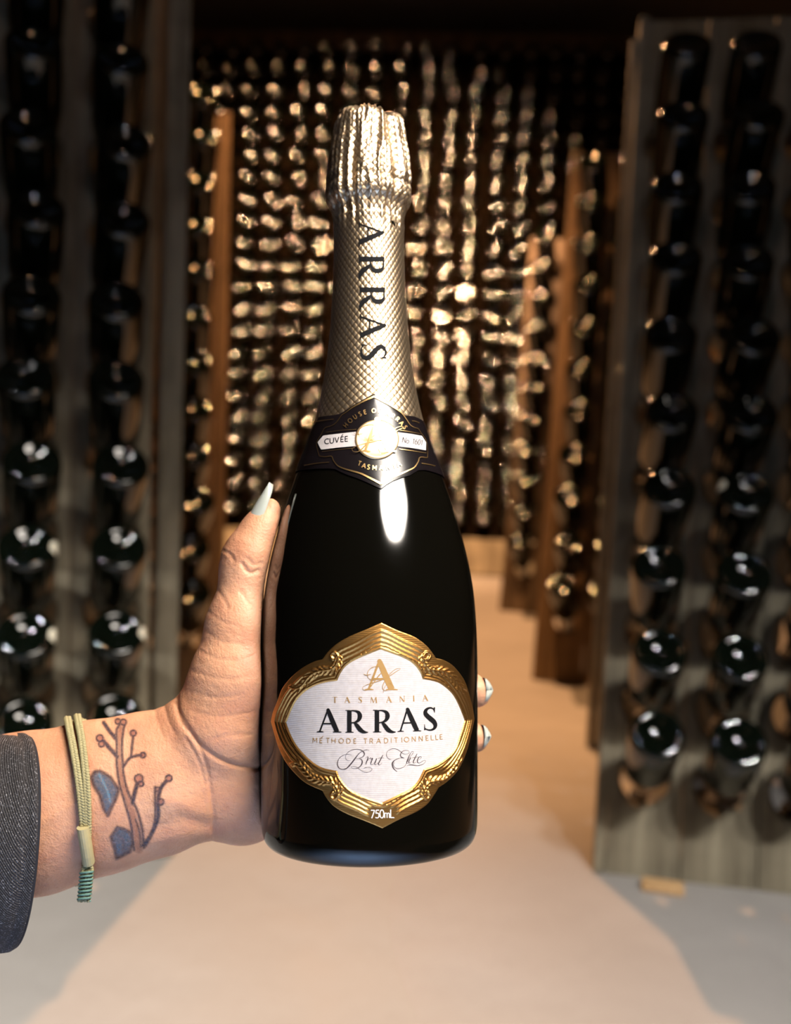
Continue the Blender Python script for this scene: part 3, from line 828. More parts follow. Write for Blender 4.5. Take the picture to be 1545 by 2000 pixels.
# ---- neck label: closed band with two points
topL = [(604,822),(612,818),(624,815),(640,812.5),(655,811),(664,809),(674,803.5),(690,792.5),(705,783.5),(720,775),(731,769.3),(742,777.5),(760,788),(775,798),(785,807),(791,812),(800,812.6),(806,813.2),(812,815.5),(818,818.5)]
botL = [(579,920),(600,917.5),(625,915.5),(645,915.5),(656,916.5),(664,921),(680,928),(700,935),(715,941.5),(730,948.5),(744,955),(755,946.5),(768,939),(785,932.5),(800,928.5),(808,923),(816,918.5),(830,918.5),(842,921.5),(853,925)]
TT = [theta_h(*p) for p in topL]; BB = [theta_h(*p) for p in botL]
def interp(tab, a):
    if a <= tab[0][0]: return tab[0][1]
    if a >= tab[-1][0]: return tab[-1][1]
    for (a0, h0), (a1, h1) in zip(tab, tab[1:]):
        if a0 <= a <= a1: return h0+(h1-h0)*(a-a0)/((a1-a0) or 1)
TT.sort(); BB.sort()
prof_h = sorted([(h, r) for r, h in PB])
def r_at(h): return interp(prof_h, h)
nv = []; nf = []; NA, NM = 420, 16
for j in range(NM+1):
    for i in range(NA):
        a = -PI+2*PI*i/NA; ht = interp(TT, a); hb = interp(BB, a); h = hb+(ht-hb)*j/NM
        e = .0006 + (.0003 if 0 < j < NM else 0); nv.append(((r_at(h)+e)*math.sin(a), -(r_at(h)+e)*math.cos(a), h))
for j in range(NM):
    for i in range(NA): a, b = j*NA+i, j*NA+(i+1) % NA; nf.append((a, b, b+NA, a+NA))
neck = link('neck_label', mesh('neck_label', nv, nf, True), M['black_paper'], bot); neck['label'] = 'black neck label with gold lines and a round gold seal'
NO = .00120
mb = MB()
for ln in ([(612,826.5,1.4),(635,823,1.6),(655,821,1.4)], [(598,911,1.6),(622,907,1.8),(646,905,1.6)], [(801,824,1.6),(808,825,1.6),(815,828,1.4)], [(820,907,1.8),(833,909,1.8),(846,912,1.4)],
           [(730.8,776.3,3.4),(718,782,3),(705,789,2.6),(690,798,2.2),(677,808,1.5),(670,813,1.3),(665,820,1.2),(658,829,1.2),(650,834,1.1),(640,837,1.1),(636,841,1),(631,851,1),(624,863,1),(622,872,1),(627,893,1.2)],
           [(730.8,776.3,3.6),(742,782.5,3.4),(757,791,3),(770,799.5,2.4),(782,809,1.8),(790,820,1.5),(798,832,1.5),(806,837,1.3),(813,839.5,1.1),(818,847,1),(828,862,1),(831,878,1),(831,896,1.6)],
           [(627,893,1.2),(638,894.5,1.6),(650,893.5,1.8),(654,902,1.8),(662,912,2.2),(675,918,2.6),(690,922.5,3),(705,927,3.2),(722,935.5,3.6),(743.5,947,4.2)],
           [(831,896,1.8),(817,895.5,1.8),(813.5,904,2),(806,915,2.2),(793,922,2.6),(778,929,3),(762,936,3.6),(743.5,947,4.2)],
           [(640,846.5,.9),(670,843,.9),(697,841,1)], [(632,884.5,.9),(660,881,.9),(694,877.5,1)], [(777,842.3,1.2),(797,845.5,1),(818,849.5,.9)], [(778,879.5,1.4),(800,882.5,1.2),(829,887,1)]):
    ribbon(mb, catmull(ln, 5), NO)
mb.build('gold_line', M['gold_bright'], neck)
mb = MB()
mb.add(*patch([(624,866),(635,853),(665,849.5),(696,846)], [(624,866.1),(630.5,880.8),(660,877),(696,874)], 24, 4, NO))
mb.add(*patch([(775,846.7),(797,849.5),(820,853.5),(828.2,866)], [(775,874.5),(797,876.8),(814,879.5),(827.8,881.6)], 24, 4, NO))
mb.build('cuvee_strip', M['label_paper'], neck)
mb = MB()
for ch, x, y in (('C', 637.5, 870.2), ('U', 647, 868.8), ('V', 656.8, 867.4), ('E', 667.5, 866.2), ('E', 675.4, 865.4)):
    glyph(mb, ch, x, y, 10.2, -.10, NO+.0001, 'sans', w=.15, shear=.12)
glyph(mb, "'", 667.5, 866.2, 10.2, -.10, NO+.0001, 'sans', w=.15)
for ch, x, y in (('N', 782.6, 867), ('o', 790.5, 868.3), ('.', 797, 868.8), ('1', 802, 869.6), ('6', 806.3, 870.2), ('0', 811.6, 871.2), ('1', 817.3, 872.2)):
    glyph(mb, ch, x, y, 10.5, .15, NO+.0001, 'sans', w=.10, sx=.8)
mb.build('lettering', M['ink'], neck)
mb = MB()
def centred(ch, cx_, cy_, size, an):
    wd = SANS[ch][0]*.9*size; ca, sa = math.cos(an), math.sin(an)
    glyph(mb, ch, cx_ - wd/2*ca - size/2*sa, cy_ - wd/2*sa + size/2*ca, size, an, NO, 'sans', w=.22, sx=.9)
for ch, x, y in (('H', 677, 833), ('O', 685.5, 824), ('U', 694.5, 816.5), ('S', 704, 811), ('E', 713.5, 807.2), ('O', 730, 804.5), ('F', 741, 805), ('A', 756, 810), ('R', 765.5, 815), ('R', 774.3, 821), ('A', 782, 829), ('S', 788.3, 837)):
    centred(ch, x, y, 8.2, math.atan2(x-733, 866-y)*.85)
for ch, x, y in (('T', 703, 907.5), ('A', 711.5, 912), ('S', 720, 914.6), ('M', 731.5, 916), ('A', 744, 916), ('N', 757, 915), ('I', 768.5, 912.3), ('A', 777.5, 908.6)):
    centred(ch, x, y, 9.0, -math.atan2(x-740, 60)*.6)
mb.build('lettering', M['gold_bright'], neck)
mb = MB(); v = [surf(735.5, 861, NO+.0002)]; f = []
for j, (k, e) in enumerate(((.5, .0002), (.82, .0002), (.86, .00045), (.97, .00045), (1.0, .0))):
    for i in range(48):
        a = 2*PI*i/48; v.append(surf(735.5+41.5*k*math.cos(a), 861+38.5*k*math.sin(a), NO+e))
for i in range(48): f.append((0, 1+i, 1+(i+1) % 48))
for j in range(4):
    for i in range(48): a, b = 1+j*48+i, 1+j*48+(i+1) % 48; f.append((a, a+48, b+48, b))
sl = link('gold_seal', mesh('gold_seal', v, f, True), M['gold_seal'], neck)
mb = MB(); glyph(mb, 'A', 706, 886, 66, 0, NO+.0005, 'serif', sx=.95)
for s_ in mg: ribbon(mb, catmull([(735.5+(x-785)*.40, 861+(y-470)*.36, w_*1.5) for x, y, w_ in s_], 5), NO+.0006)
mb.build('monogram', M['gold_bright'], neck)
# ---- ARRAS running down the foil
mb = MB()
for ch, x, y, sc in (('A', 702.0, 432.8, 46.5), ('R', 702.6, 498.0, 47.2), ('R', 703.6, 558.0, 47.6), ('A', 704.3, 613.5, 48.0), ('S', 704.8, 673.0, 49.0)):
    glyph(mb, ch, x, y, sc, PI/2, .00062, 'serif', sx=1.02)
mb.build('lettering', M['ink'], foil)
# ================================================================== the hand and forearm
ZP, SP = .43, .0002263                       # pixel-sized lattice at the bottle's distance: depth unit = one pixel = 0.23 mm
def W3(X, Y, Z): return P(X, Y, ZP + Z*SP)
zc_tab = [(y, (z_of_y(y)-ZP)/SP) for y in range(900, 1700, 20)]
zs_y = np.array([a for a, b in zc_tab], float); zs_z = np.array([b for a, b in zc_tab], float)
hw_y = np.array([q[0] for q in SIL[::-1]], float); hw_v = np.array([q[1] for q in SIL[::-1]], float)
# fingers round the back of the bottle, by angle (0 = left side, 90 = straight behind, 180 = right side)
def around(th, y, rad): return (720 - rad*math.cos(R(th)), y, rad*math.sin(R(th)))
fingers = {'index': (1226, 1256, (90, 110, 123, 132), 36), 'middle': (1300, 1352, (88, 116, 137, 150.5), 37),
           'ring': (1392, 1442, (86, 114, 136, 150.5), 34), 'little': (1470, 1520, (84, 104, 122, 134), 30)}
caps = []      # (a, b, ra, rb, zscale)
# forearm, wrist
caps += [((-260, 1640, 45), (60, 1590, 40), 172, 157, .72), ((60, 1590, 40), (190, 1558, 36), 156, 147, .70), ((190, 1558, 36), (300, 1531, 36), 146, 139, .68),
         ((300, 1531, 36), (385, 1507, 40), 138, 122, .62)]
# heel of the hand and palm
caps += [((360, 1522, 44), (470, 1555, 62), 112, 92, .70), ((470, 1555, 62), (520, 1490, 110), 90, 84, .8),
         ((395, 1450, 28), (480, 1400, 60), 100, 92, .8), ((470, 1400, 70), (520, 1330, 130), 84, 76, .9)]
# ball of the thumb, thumb
caps += [((425, 1425, 10), (455, 1330, 6), 92, 84, .85), ((455, 1330, 6), (463, 1225, 14), 82, 60, .9), ((463, 1225, 14), (476, 1112, 26), 57, 42, 1.0),
         ((476, 1108, 26), (486, 1078, 28), 43, 43, 1.0), ((486, 1078, 28), (509, 1033, 34), 40, 33, 1.0), ((509, 1033, 34), (527, 994, 38), 32, 21, 1.0)]
# webbing towards the index finger
caps += [((480, 1200, 40), (520, 1290, 120), 46, 66, 1.0)]
fing_caps = []
for nm, (y0, y1, th, r) in fingers.items():
    pts = []
    for k, a in enumerate(th):
        rr = r*(1.18, 1.05, .95, .84)[k]
        pts.append((around(a, y0+(y1-y0)*k/3, 211+rr-2), rr))
    wr = (400+(y0-1222)*.05, 1430+(y0-1222)*.42, 62)
    mid = around(38, y0*.62+1500*.38, 211+56)
    caps.append((wr, mid, 66, 58, .9)); caps.append((mid, pts[0][0], 56, pts[0][1]*1.15, .95))
    for (a, ra), (b_, rb) in zip(pts, pts[1:]): fing_caps.append((nm, a, b_, ra, rb))
STEP = 5.0
gx = np.arange(-262, 975, STEP, dtype=np.float32); gy = np.arange(925, 1835, STEP, dtype=np.float32); gz = np.arange(-150, 345, STEP, dtype=np.float32)
SD = np.full((len(gx), len(gy), len(gz)), 1e3, np.float32)
def box_idx(lo, hi):
    return tuple(slice(max(0, int((l-g[0])/STEP)), min(len(g), int((h-g[0])/STEP)+2)) for l, h, g in zip(lo, hi, (gx, gy, gz)))
def cap_sd(a, b_, ra, rb, zs, sl):
    X = gx[sl[0]][:, None, None]; Y = gy[sl[1]][None, :, None]; Z = gz[sl[2]][None, None, :]
    ax, ay, az = a; bx, by, bz = b_
    dx, dy, dz = bx-ax, by-ay, (bz-az)
    L2 = dx*dx+dy*dy+dz*dz+1e-6
    t_ = np.clip(((X-ax)*dx+(Y-ay)*dy+(Z-az)*dz)/L2, 0, 1)
    ex, ey, ez = X-ax-t_*dx, Y-ay-t_*dy, (Z-az-t_*dz)/zs
    return np.sqrt(ex*ex+ey*ey+ez*ez) - (ra+(rb-ra)*t_)
def smin(a, b_, k):
    h = np.clip(.5+.5*(b_-a)/k, 0, 1); return b_+(a-b_)*h - k*h*(1-h)
def put(D, a, b_, ra, rb, zs, k):
    m_ = max(ra, rb)+k+10
    sl = box_idx([min(p, q)-m_ for p, q in zip(a, b_)], [max(p, q)+m_ for p, q in zip(a, b_)])
    D[sl] = smin(D[sl], cap_sd(a, b_, ra, rb, zs, sl), k)
for c_ in caps: put(SD, *c_, 26)
FD = {}
for nm, a, b_, ra, rb in fing_caps:
    if nm not in FD: FD[nm] = np.full(SD.shape, 1e3, np.float32) if False else None
# every finger is blended within itself, then joined to the palm only near its root so that fingers stay apart
for nm in fingers:
    segs = [q for q in fing_caps if q[0] == nm]
    lo = [min(min(q[1][k], q[2][k]) for q in segs)-70 for k in range(3)]; hi = [max(max(q[1][k], q[2][k]) for q in segs)+70 for k in range(3)]
    sl = box_idx(lo, hi); D = None
    for q in segs:
        d = cap_sd(q[1], q[2], q[3], q[4], 1.0, sl); D = d if D is None else smin(D, d, 8)
    SD[sl] = smin(SD[sl], D, 7)
# press the hand against the glass
zz_ = (ZP + gz*SP)[None, None, :].astype(np.float32)
cx3 = (gx[:, None, None]-772.5)/F*zz_; cy3 = -(gy[None, :, None]-1000)/F*zz_
MI = np.array(ML.inverted())
lx = MI[0, 0]*cx3 + MI[0, 1]*cy3 - MI[0, 2]*zz_ + MI[0, 3]; ly = MI[1, 0]*cx3 + MI[1, 1]*cy3 - MI[1, 2]*zz_ + MI[1, 3]; lh = MI[2, 0]*cx3 + MI[2, 1]*cy3 - MI[2, 2]*zz_ + MI[2, 3]
hh_ = np.array([h for r, h in PB]); rr_ = np.array([r for r, h in PB]); o_ = np.argsort(hh_)
BD = ((np.sqrt(lx*lx+ly*ly) - np.interp(lh, hh_[o_], rr_[o_]))/SP).astype(np.float32)
BD = np.where(lh < -.001, np.maximum(BD, (-lh/SP)), BD).astype(np.float32)
del lx, ly, lh, cx3, cy3
SD = np.maximum(SD, -(BD-3.0))
SD[0] = 50
def surface_nets(D):
    neg = D < 0
    nx, ny, nz = D.shape
    cnt = np.zeros((nx-1, ny-1, nz-1), np.int8)
    for i in (0, 1):
        for j in (0, 1):
            for k in (0, 1): cnt += neg[i:nx-1+i, j:ny-1+j, k:nz-1+k]
    act = (cnt > 0) & (cnt < 8)
    I = np.argwhere(act); idx = np.full(act.shape, -1, np.int32); idx[act] = np.arange(len(I))
    acc = np.zeros((len(I), 3)); n_ = np.zeros(len(I))
    cor = [(i, j, k) for i in (0, 1) for j in (0, 1) for k in (0, 1)]
    for a in cor:
        for ax_ in range(3):
            if a[ax_]: continue
            b_ = list(a); b_[ax_] = 1
            da = D[I[:, 0]+a[0], I[:, 1]+a[1], I[:, 2]+a[2]]; db = D[I[:, 0]+b_[0], I[:, 1]+b_[1], I[:, 2]+b_[2]]
            m_ = (da < 0) != (db < 0); t_ = np.where(m_, da/np.where(m_, da-db, 1), 0)
            p = np.tile(np.array(a, float), (len(I), 1)); p[:, ax_] += t_
            acc[m_] += p[m_]; n_ += m_
    V = I + acc/n_[:, None]
    Fc = []
    for ax_ in range(3):
        o1, o2 = [(1, 2), (2, 0), (0, 1)][ax_]
        sa = [slice(1, -1)]*3; sa[ax_] = slice(0, -1); sb = [slice(1, -1)]*3; sb[ax_] = slice(1, None)
        e = neg[tuple(sa)] != neg[tuple(sb)]
        E = np.argwhere(e); base = E.copy()
        for o in range(3):
            if o != ax_: base[:, o] += 1
        s0 = neg[base[:, 0], base[:, 1], base[:, 2]]
        q = []
        for d1, d2 in ((-1, -1), (0, -1), (0, 0), (-1, 0)):
            c_ = base.copy(); c_[:, o1] += d1; c_[:, o2] += d2; q.append(idx[c_[:, 0], c_[:, 1], c_[:, 2]])
        q = np.stack(q, 1); q = q[(q >= 0).all(1)] if False else q
        q[~s0] = q[~s0][:, ::-1]
        Fc.append(q[(q >= 0).all(1)])
    return V, np.concatenate(Fc)
V, Fq = surface_nets(SD)
V = V*STEP + np.array([gx[0], gy[0], gz[0]])
del SD, BD
# keep the V smooth (Taubin-like relaxing)
E0 = np.concatenate([Fq[:, [0, 1]], Fq[:, [1, 2]], Fq[:, [2, 3]], Fq[:, [3, 0]]]); E0 = np.concatenate([E0, E0[:, ::-1]])
def lap(V, E0):
    s_ = np.zeros_like(V); c_ = np.zeros(len(V)); np.add.at(s_, E0[:, 0], V[E0[:, 1]]); np.add.at(c_, E0[:, 0], 1); return s_/c_[:, None]-V
for _ in range(5): V = V + .55*lap(V, E0); V = V - .50*lap(V, E0)
# one level of subdivision
tm = bpy.data.meshes.new('tmp'); tm.from_pydata(V.tolist(), [], Fq.tolist()); tmo = bpy.data.objects.new('tmp', tm); COL.objects.link(tmo)
md = tmo.modifiers.new('s', 'SUBSURF'); md.levels = 1; md.render_levels = 1
ev = tmo.evaluated_get(bpy.context.evaluated_depsgraph_get()); em = bpy.data.meshes.new_from_object(ev)
V = np.empty(len(em.vertices)*3); em.vertices.foreach_get('co', V); V = V.reshape(-1, 3)
Fq = np.empty(len(em.loops), np.int32); em.loops.foreach_get('vertex_index', Fq); Fq = Fq.reshape(-1, 4)
bpy.data.objects.remove(tmo); bpy.data.meshes.remove(tm); bpy.data.meshes.remove(em)
def normals(V, Fq):
    a = V[Fq[:, 2]]-V[Fq[:, 0]]; b_ = V[Fq[:, 3]]-V[Fq[:, 1]]; n_ = np.cross(a, b_); N = np.zeros_like(V)
    for k in range(4): np.add.at(N, Fq[:, k], n_)
    return N/(np.linalg.norm(N, axis=1)[:, None]+1e-9)
N = normals(V, Fq)
ctr = V.mean(0)
if (N*(V-ctr)).sum(1).mean() < 0: Fq = Fq[:, ::-1]; N = -N
def cz(pts): return catmull([(x*.49, 880+y*.49) for x, y in pts], 5)
def dist_poly(Q, pts):
    best = np.full(len(Q), 1e9)
    for (x0, y0), (x1, y1) in zip(pts, pts[1:]):
        dx, dy = x1-x0, y1-y0; L2 = dx*dx+dy*dy+1e-9
        t_ = np.clip(((Q[:, 0]-x0)*dx+(Q[:, 1]-y0)*dy)/L2, 0, 1)
        best = np.minimum(best, (Q[:, 0]-x0-t_*dx)**2+(Q[:, 1]-y0-t_*dy)**2)
    return np.sqrt(best)
front = N[:, 2] < .15
creases = [
 ([(702, 975), (708, 1040), (725, 1085), (765, 1135), (800, 1175), (850, 1215), (920, 1250), (1000, 1265), (1060, 1262)], 2.6, 5.0),
 ([(694, 1005), (740, 1085), (790, 1170), (822, 1260), (838, 1340), (848, 1420), (852, 1490), (846, 1550)], 1.5, 4.5),
 ([(742, 1150), (772, 1200), (800, 1262), (818, 1330)], 1.2, 4.0),
 ([(655, 1020), (672, 1080), (700, 1130)], .9, 4), ([(615, 1035), (632, 1090), (650, 1140)], .7, 5),
 ([(895, 400), (915, 412), (930, 435)], 1.4, 4), ([(965, 452), (985, 480), (1005, 488), (1030, 478)], 2.0, 4), ([(985, 430), (1010, 455), (1040, 452)], 1.2, 4),
 ([(960, 560), (985, 600), (1010, 620)], .8, 4), ([(870, 560), (890, 590), (905, 625)], .8, 4),
 ([(770, 880), (850, 905), (930, 912), (1000, 900)], .7, 5), ([(800, 800), (870, 830), (950, 835), (1010, 820)], .6, 4.5), ([(822, 720), (880, 760), (960, 770)], .6, 4),
 ([(760, 960), (860, 985), (960, 975)], .6, 4.5), ([(770, 1040), (860, 1060), (960, 1050), (1020, 1040)], .6, 4.5), ([(850, 1150), (920, 1135), (1000, 1130)], .7, 5),
 ([(830, 640), (880, 680), (950, 700)], .6, 4), ([(640, 1500), (720, 1470), (790, 1480), (845, 1500)], 1.3, 12), ([(640, 1400), (720, 1410), (800, 1440)], -1.6, 16), ([(600, 1560), (720, 1530), (830, 1530)], -1.2, 12),
 ([(150, 1490), (240, 1440), (300, 1400)], -.8, 9),
]
disp = np.zeros(len(V))
for pts, amp, sg in creases:
    d = dist_poly(V[:, :2], cz(pts)); disp -= 1.7*amp*np.exp(-(d/sg)**2)*front
# little bulge of the thumb joint
disp += 3.0*np.exp(-(((V[:, 0]-441)/11)**2+((V[:, 1]-1078)/10)**2))
V = V + N*disp[:, None]
N = normals(V, Fq)
SKIN_PX = BVHTree.FromPolygons(V.tolist(), Fq.tolist())

def skin_mat(name='skin'):
    m = mat(name, (.70, .42, .30), .5, 0, Subsurface_Weight=.12, Subsurface_Scale=.004); t = NT(m)
    t.b.inputs['Subsurface Radius'].default_value = (1, .35, .2)
    v = t.coord((1, 1, 1)); n1 = t.noise(v, 28, 4); n2 = t.noise(v, 90, 4); n3 = t.noise(v, 1100, 3)
    c = t.ramp(n1, [(.3, (.52, .235, .125)), (.55, (.64, .325, .19)), (.75, (.72, .40, .25))])
    c = t.mix(t.ramp(n2, [(.45, (0, 0, 0)), (.8, (.5, .5, .5))]), c, (.50, .19, .12))
    t.color(c)
    vs = t.coord((1, .35, 1), rot=(0, 0, .4)); n4 = t.noise(vs, 320, 4, .6)
    hsum = t.mth('ADD', t.mth('MULTIPLY', n3, .5), n4); t.bump(hsum, .55, .0010); return m
M['skin'] = skin_mat()
person = empty('person', Matrix.Translation(W3(120, 1560, 40)))
tag(person, 'tattooed forearm in a dark denim sleeve, hand holding the gold-labelled bottle', 'person')
PI_ = person.matrix_world.inverted()
def worldarr(V):
    z = ZP + V[:, 2]*SP; C_ = np.stack([(V[:, 0]-772.5)/F*z, -(V[:, 1]-1000)/F*z, -z], 1)
    m_ = np.array(PI_ @ CAM); return C_ @ m_[:3, :3].T + m_[:3, 3]
VW = worldarr(V)
wm = mesh('arm_and_hand', VW.tolist(), Fq.tolist(), True)
det = np.linalg.norm(VW.mean(0))
# make sure faces look outward
c0 = wm.polygons[len(wm.polygons)//3]
skin = link('arm_and_hand', wm, M['skin'], person)
bmx = bmesh.new(); bmx.from_mesh(wm); bmesh.ops.recalc_face_normals(bmx, faces=bmx.faces[:]); bmx.to_mesh(wm); bmx.free()
wm.polygons.foreach_set('use_smooth', [True]*len(wm.polygons))

# ---- nails
M['nail'] = mat('grey_nail_varnish', (.42, .45, .41), .16, 0, Coat_Weight=.6, Coat_Roughness=.05)
def nail(c, d, n, length, w0, sharp, curve=.9, thick=2.2, lift=0):
    d = Vector(d).normalized(); n = Vector(n); n = (n - d*n.dot(d)).normalized(); s_ = d.cross(n); c = Vector(c)
    rows, colsn = 14, 10; v = []; f = []
    for layer in (0, 1):
        for i in range(rows+1):
            t_ = i/rows
            wv = w0*(1-.10*(1-t_)**2) * ((1-max(0, (t_-.35)/.65)**sharp)**.75 if t_ > .35 else 1) * min(1, .55+4*t_)
            for j in range(colsn+1):
                u_ = (j/colsn-.5)*2; a = u_*curve
                v.append(c + d*length*t_ + s_*wv*math.sin(a)/math.sin(curve) + n*(w0*(math.cos(a)-1)*.9 + lift*t_ - 3*t_*t_ + (thick if layer == 0 else 0)*(1 if 0 < j < colsn else .3)))
    m_ = (rows+1)*(colsn+1)
    for i in range(rows):
        for j in range(colsn):
            a = i*(colsn+1)+j; f.append((a, a+1, a+colsn+2, a+colsn+1)); f.append(tuple(m_+q for q in (a, a+colsn+1, a+colsn+2, a+1)))
    rim = [j for j in range(colsn+1)] + [i*(colsn+1)+colsn for i in range(1, rows+1)] + [rows*(colsn+1)+j for j in range(colsn-1, -1, -1)] + [i*(colsn+1) for i in range(rows-1, 0, -1)]
    for k in range(len(rim)):
        a, b_ = rim[k], rim[(k+1) % len(rim)]; f.append((a, m_+a, m_+b_, b_))
    me = mesh('fingernail', [PI_ @ W3(*p) for p in v], f, True)
    return link('fingernail', me, M['nail'], person)
nl = nail((480, 1034, 12), (46, -90, 14), (-.80, -.36, -.62), 104, 20, 1.5, 1.05, 2.6, 2)
nl['label'] = 'long pale grey pointed thumbnail'
for nm, (y0, y1, th, r) in fingers.items():
    a0, a1 = th[2], th[3]
    p = Vector(around(a1-1.5, y1-4, 211+r*.84+r*.66)); n_ = Vector((-math.cos(R(a1)), 0, math.sin(R(a1)))); d_ = Vector((math.sin(R(a1)), 0, math.cos(R(a1))))
    nail(p - d_*14 , d_ - n_*.08, n_, 55 if nm in ('middle', 'ring') else 34, r*.68, 7, 1.15, 2.2, 0)

# ---- tattoo: inked skin, a hair above the skin
ink_col = np.zeros((len(V), 3)); ink_a = np.zeros(len(V))
def ink(d, wd, col, a=1.0, soft=1.6):
    global ink_col, ink_a
    if soft < 2 and wd < 6: wd *= 1.45; a = min(1, a*1.15)
    k = a*np.clip((wd/2 + soft - d)/(2*soft), 0, 1)*front
    col = np.array(col)[None]; na = np.maximum(ink_a, k); mixv = np.clip(k/(na+1e-6), 0, 1)[:, None]
    ink_col = ink_col*(1-mixv)+col*mixv; ink_a = na
def circ(x, y, r_): return [(x+r_*math.cos(a*PI/8), y+r_*math.sin(a*PI/8)) for a in range(17)]
def inside(Q, poly):
    c_ = np.zeros(len(Q), bool); j = len(poly)-1
    for i in range(len(poly)):
        xi, yi = poly[i]; xj, yj = poly[j]
        c_ ^= ((yi > Q[:, 1]) != (yj > Q[:, 1])) & (Q[:, 0] < (xj-xi)*(Q[:, 1]-yi)/((yj-yi) or 1e-9)+xi); j = i
    return c_
Q2 = V[:, :2]
DK, BL, RD, BR = (.035, .030, .05), (.012, .10, .19), (.36, .06, .06), (.24, .08, .06)
stemfill = cz([(553, 1590), (540, 1500), (515, 1410), (488, 1330), (478, 1260), (476, 1190), (478, 1110)])
ink(dist_poly(Q2, stemfill), 13, BR, .45, 3)
for lf in ([(365, 1300), (378, 1280), (400, 1278), (440, 1302), (473, 1352), (460, 1392), (445, 1420), (430, 1455), (412, 1425), (398, 1372), (372, 1332), (365, 1300)],
           [(468, 1502), (495, 1508), (522, 1525), (530, 1560), (518, 1598), (465, 1625), (456, 1580), (442, 1540), (468, 1502)]):
    pl = [(x*.49, 880+y*.49) for x, y in lf]
    ins = inside(Q2, pl); d = dist_poly(Q2, pl); dd = np.where(ins, 0, d)
    ink(dd, 3, BL, .85, 2.0); ink(d, 6, DK, .85, 2.5)
ink(dist_poly(Q2, cz([(395, 1290), (425, 1350), (440, 1400)])), 3, (.10, .30, .45), .8, 2)
ink(dist_poly(Q2, cz([(470, 1530), (492, 1560), (488, 1600)])), 4, (.03, .05, .10), .8, 2)
for pts, wd in (
 ([(535, 1592), (522, 1490), (500, 1410), (478, 1335), (466, 1255), (466, 1180), (464, 1120), (478, 1092)], 3.2), ([(574, 1582), (566, 1505), (543, 1425), (510, 1362), (493, 1292), (489, 1240), (486, 1180), (492, 1112), (502, 1086)], 3.2),
 ([(468, 1222), (445, 1195), (412, 1158)], 5.5), ([(462, 1150), (432, 1112), (414, 1085)], 5), ([(490, 1262), (515, 1228), (545, 1216), (566, 1214)], 3.6), ([(522, 1224), (527, 1175), (531, 1142)], 3.2),
 ([(528, 1405), (540, 1352), (549, 1325)], 5.5), ([(578, 1572), (608, 1520), (630, 1462), (630, 1400), (640, 1348), (662, 1318)], 5), ([(566, 1575), (596, 1535), (614, 1490), (620, 1440), (618, 1340)], 3), ([(540, 1470), (556, 1520), (560, 1580)], 2.5)):
    ink(dist_poly(Q2, cz(pts)), wd, DK, .80, 1.8)
for x, y, r_ in ((398, 1147, 13), (405, 1170, 11), (470, 1080, 10), (492, 1083, 11), (531, 1127, 11), (570, 1214, 10), (553, 1308, 16), (562, 1328, 10), (640, 1400, 12), (673, 1306, 12), (628, 1350, 8)):
    cx_, cy_ = x*.49, 880+y*.49; rr = r_*.49
    ink(np.sqrt((Q2[:, 0]-cx_)**2+(Q2[:, 1]-cy_)**2), rr*2, RD, .45, 1.5); ink(dist_poly(Q2, circ(cx_, cy_, rr)), 2.6, DK, .8, 1.4)
fa = ink_a[Fq].max(1) > .01; Ft = Fq[fa]; used, inv = np.unique(Ft, return_inverse=True)
VT = worldarr((V + N*.45)[used])
tme = mesh('tattoo', VT.tolist(), inv.reshape(-1, 4).tolist(), True)
ca_ = tme.color_attributes.new('ink', 'FLOAT_COLOR', 'POINT')
ca_.data.foreach_set('color', np.concatenate([ink_col[used], ink_a[used][:, None]], 1).astype(np.float32).ravel())
tmt = bpy.data.materials.new('tattoo_ink'); tmt.use_nodes = True; t = NT(tmt)
at = t.n('ShaderNodeAttribute'); at.attribute_name = 'ink'
t.l(at.outputs['Color'], t.b.inputs['Base Color']); nz_ = t.noise(t.coord((1, 1, 1)), 900, 3); t.l(t.mth('MULTIPLY', at.outputs['Alpha'], t.mth('ADD', t.mth('MULTIPLY', nz_, .7), .45)), t.b.inputs['Alpha']); t.b.inputs['Roughness'].default_value = .45
tat = link('tattoo', tme, tmt, person); tat['label'] = 'branch tattoo with blue leaves and red buds'

# ---- sleeve
def denim():
    m = mat('dark_denim', (.03, .03, .035), .8); t = NT(m)
    v = t.coord((1, 1, 1)); n1 = t.noise(v, 1500, 2); n2 = t.noise(v, 60, 3)
    vw = t.coord((1, 1, 1), rot=(.6, .5, .3)); wv = t.n('ShaderNodeTexWave'); wv.inputs['Scale'].default_value = 330; t.l(vw, wv.inputs['Vector'])
    c = t.ramp(n1, [(.52, (.024, .020, .020)), (.60, (.05, .048, .055)), (.70, (.35, .34, .36))])
    t.color(t.mix(t.mth('MULTIPLY', n2, .35), c, (.035, .033, .042))); t.bump(t.mth('ADD', wv.outputs['Fac'], n1), .6, .0006); return m
M['denim'] = denim(); M['thread'] = mat('dark_hem', (.012, .012, .018), .9)
def rim(phi, grow=0.0, back=0.0):
    c, s_ = math.cos(phi), math.sin(phi)
    X = 28 + 44*max(0, s_)**.7*(1 if s_ > 0 else 0) + 14*c + 26*min(0, s_) - back
    f_ = 1 + back*.0002
    wr = 5*math.sin(phi*3+back*.03) + 6*math.sin(phi*2-back*.045) if back > 20 else 0
    return (X, 1645 + back*.12 - (213*f_+grow+wr)*c, 30 - (168*f_+grow+wr)*s_)
sv = []; sf = []; NPH = 96
rows = [(-13, 34), (-12, 4), (-7, -1), (0, 0), (2, 4), (2, 14), (-1.5, 20), (0, 26), (2, 45), (0, 90), (0, 140), (3, 200), (0, 260), (0, 320)]
for g_, bk in rows:
    for k in range(NPH): sv.append(PI_ @ W3(*rim(2*PI*k/NPH, g_, bk)))
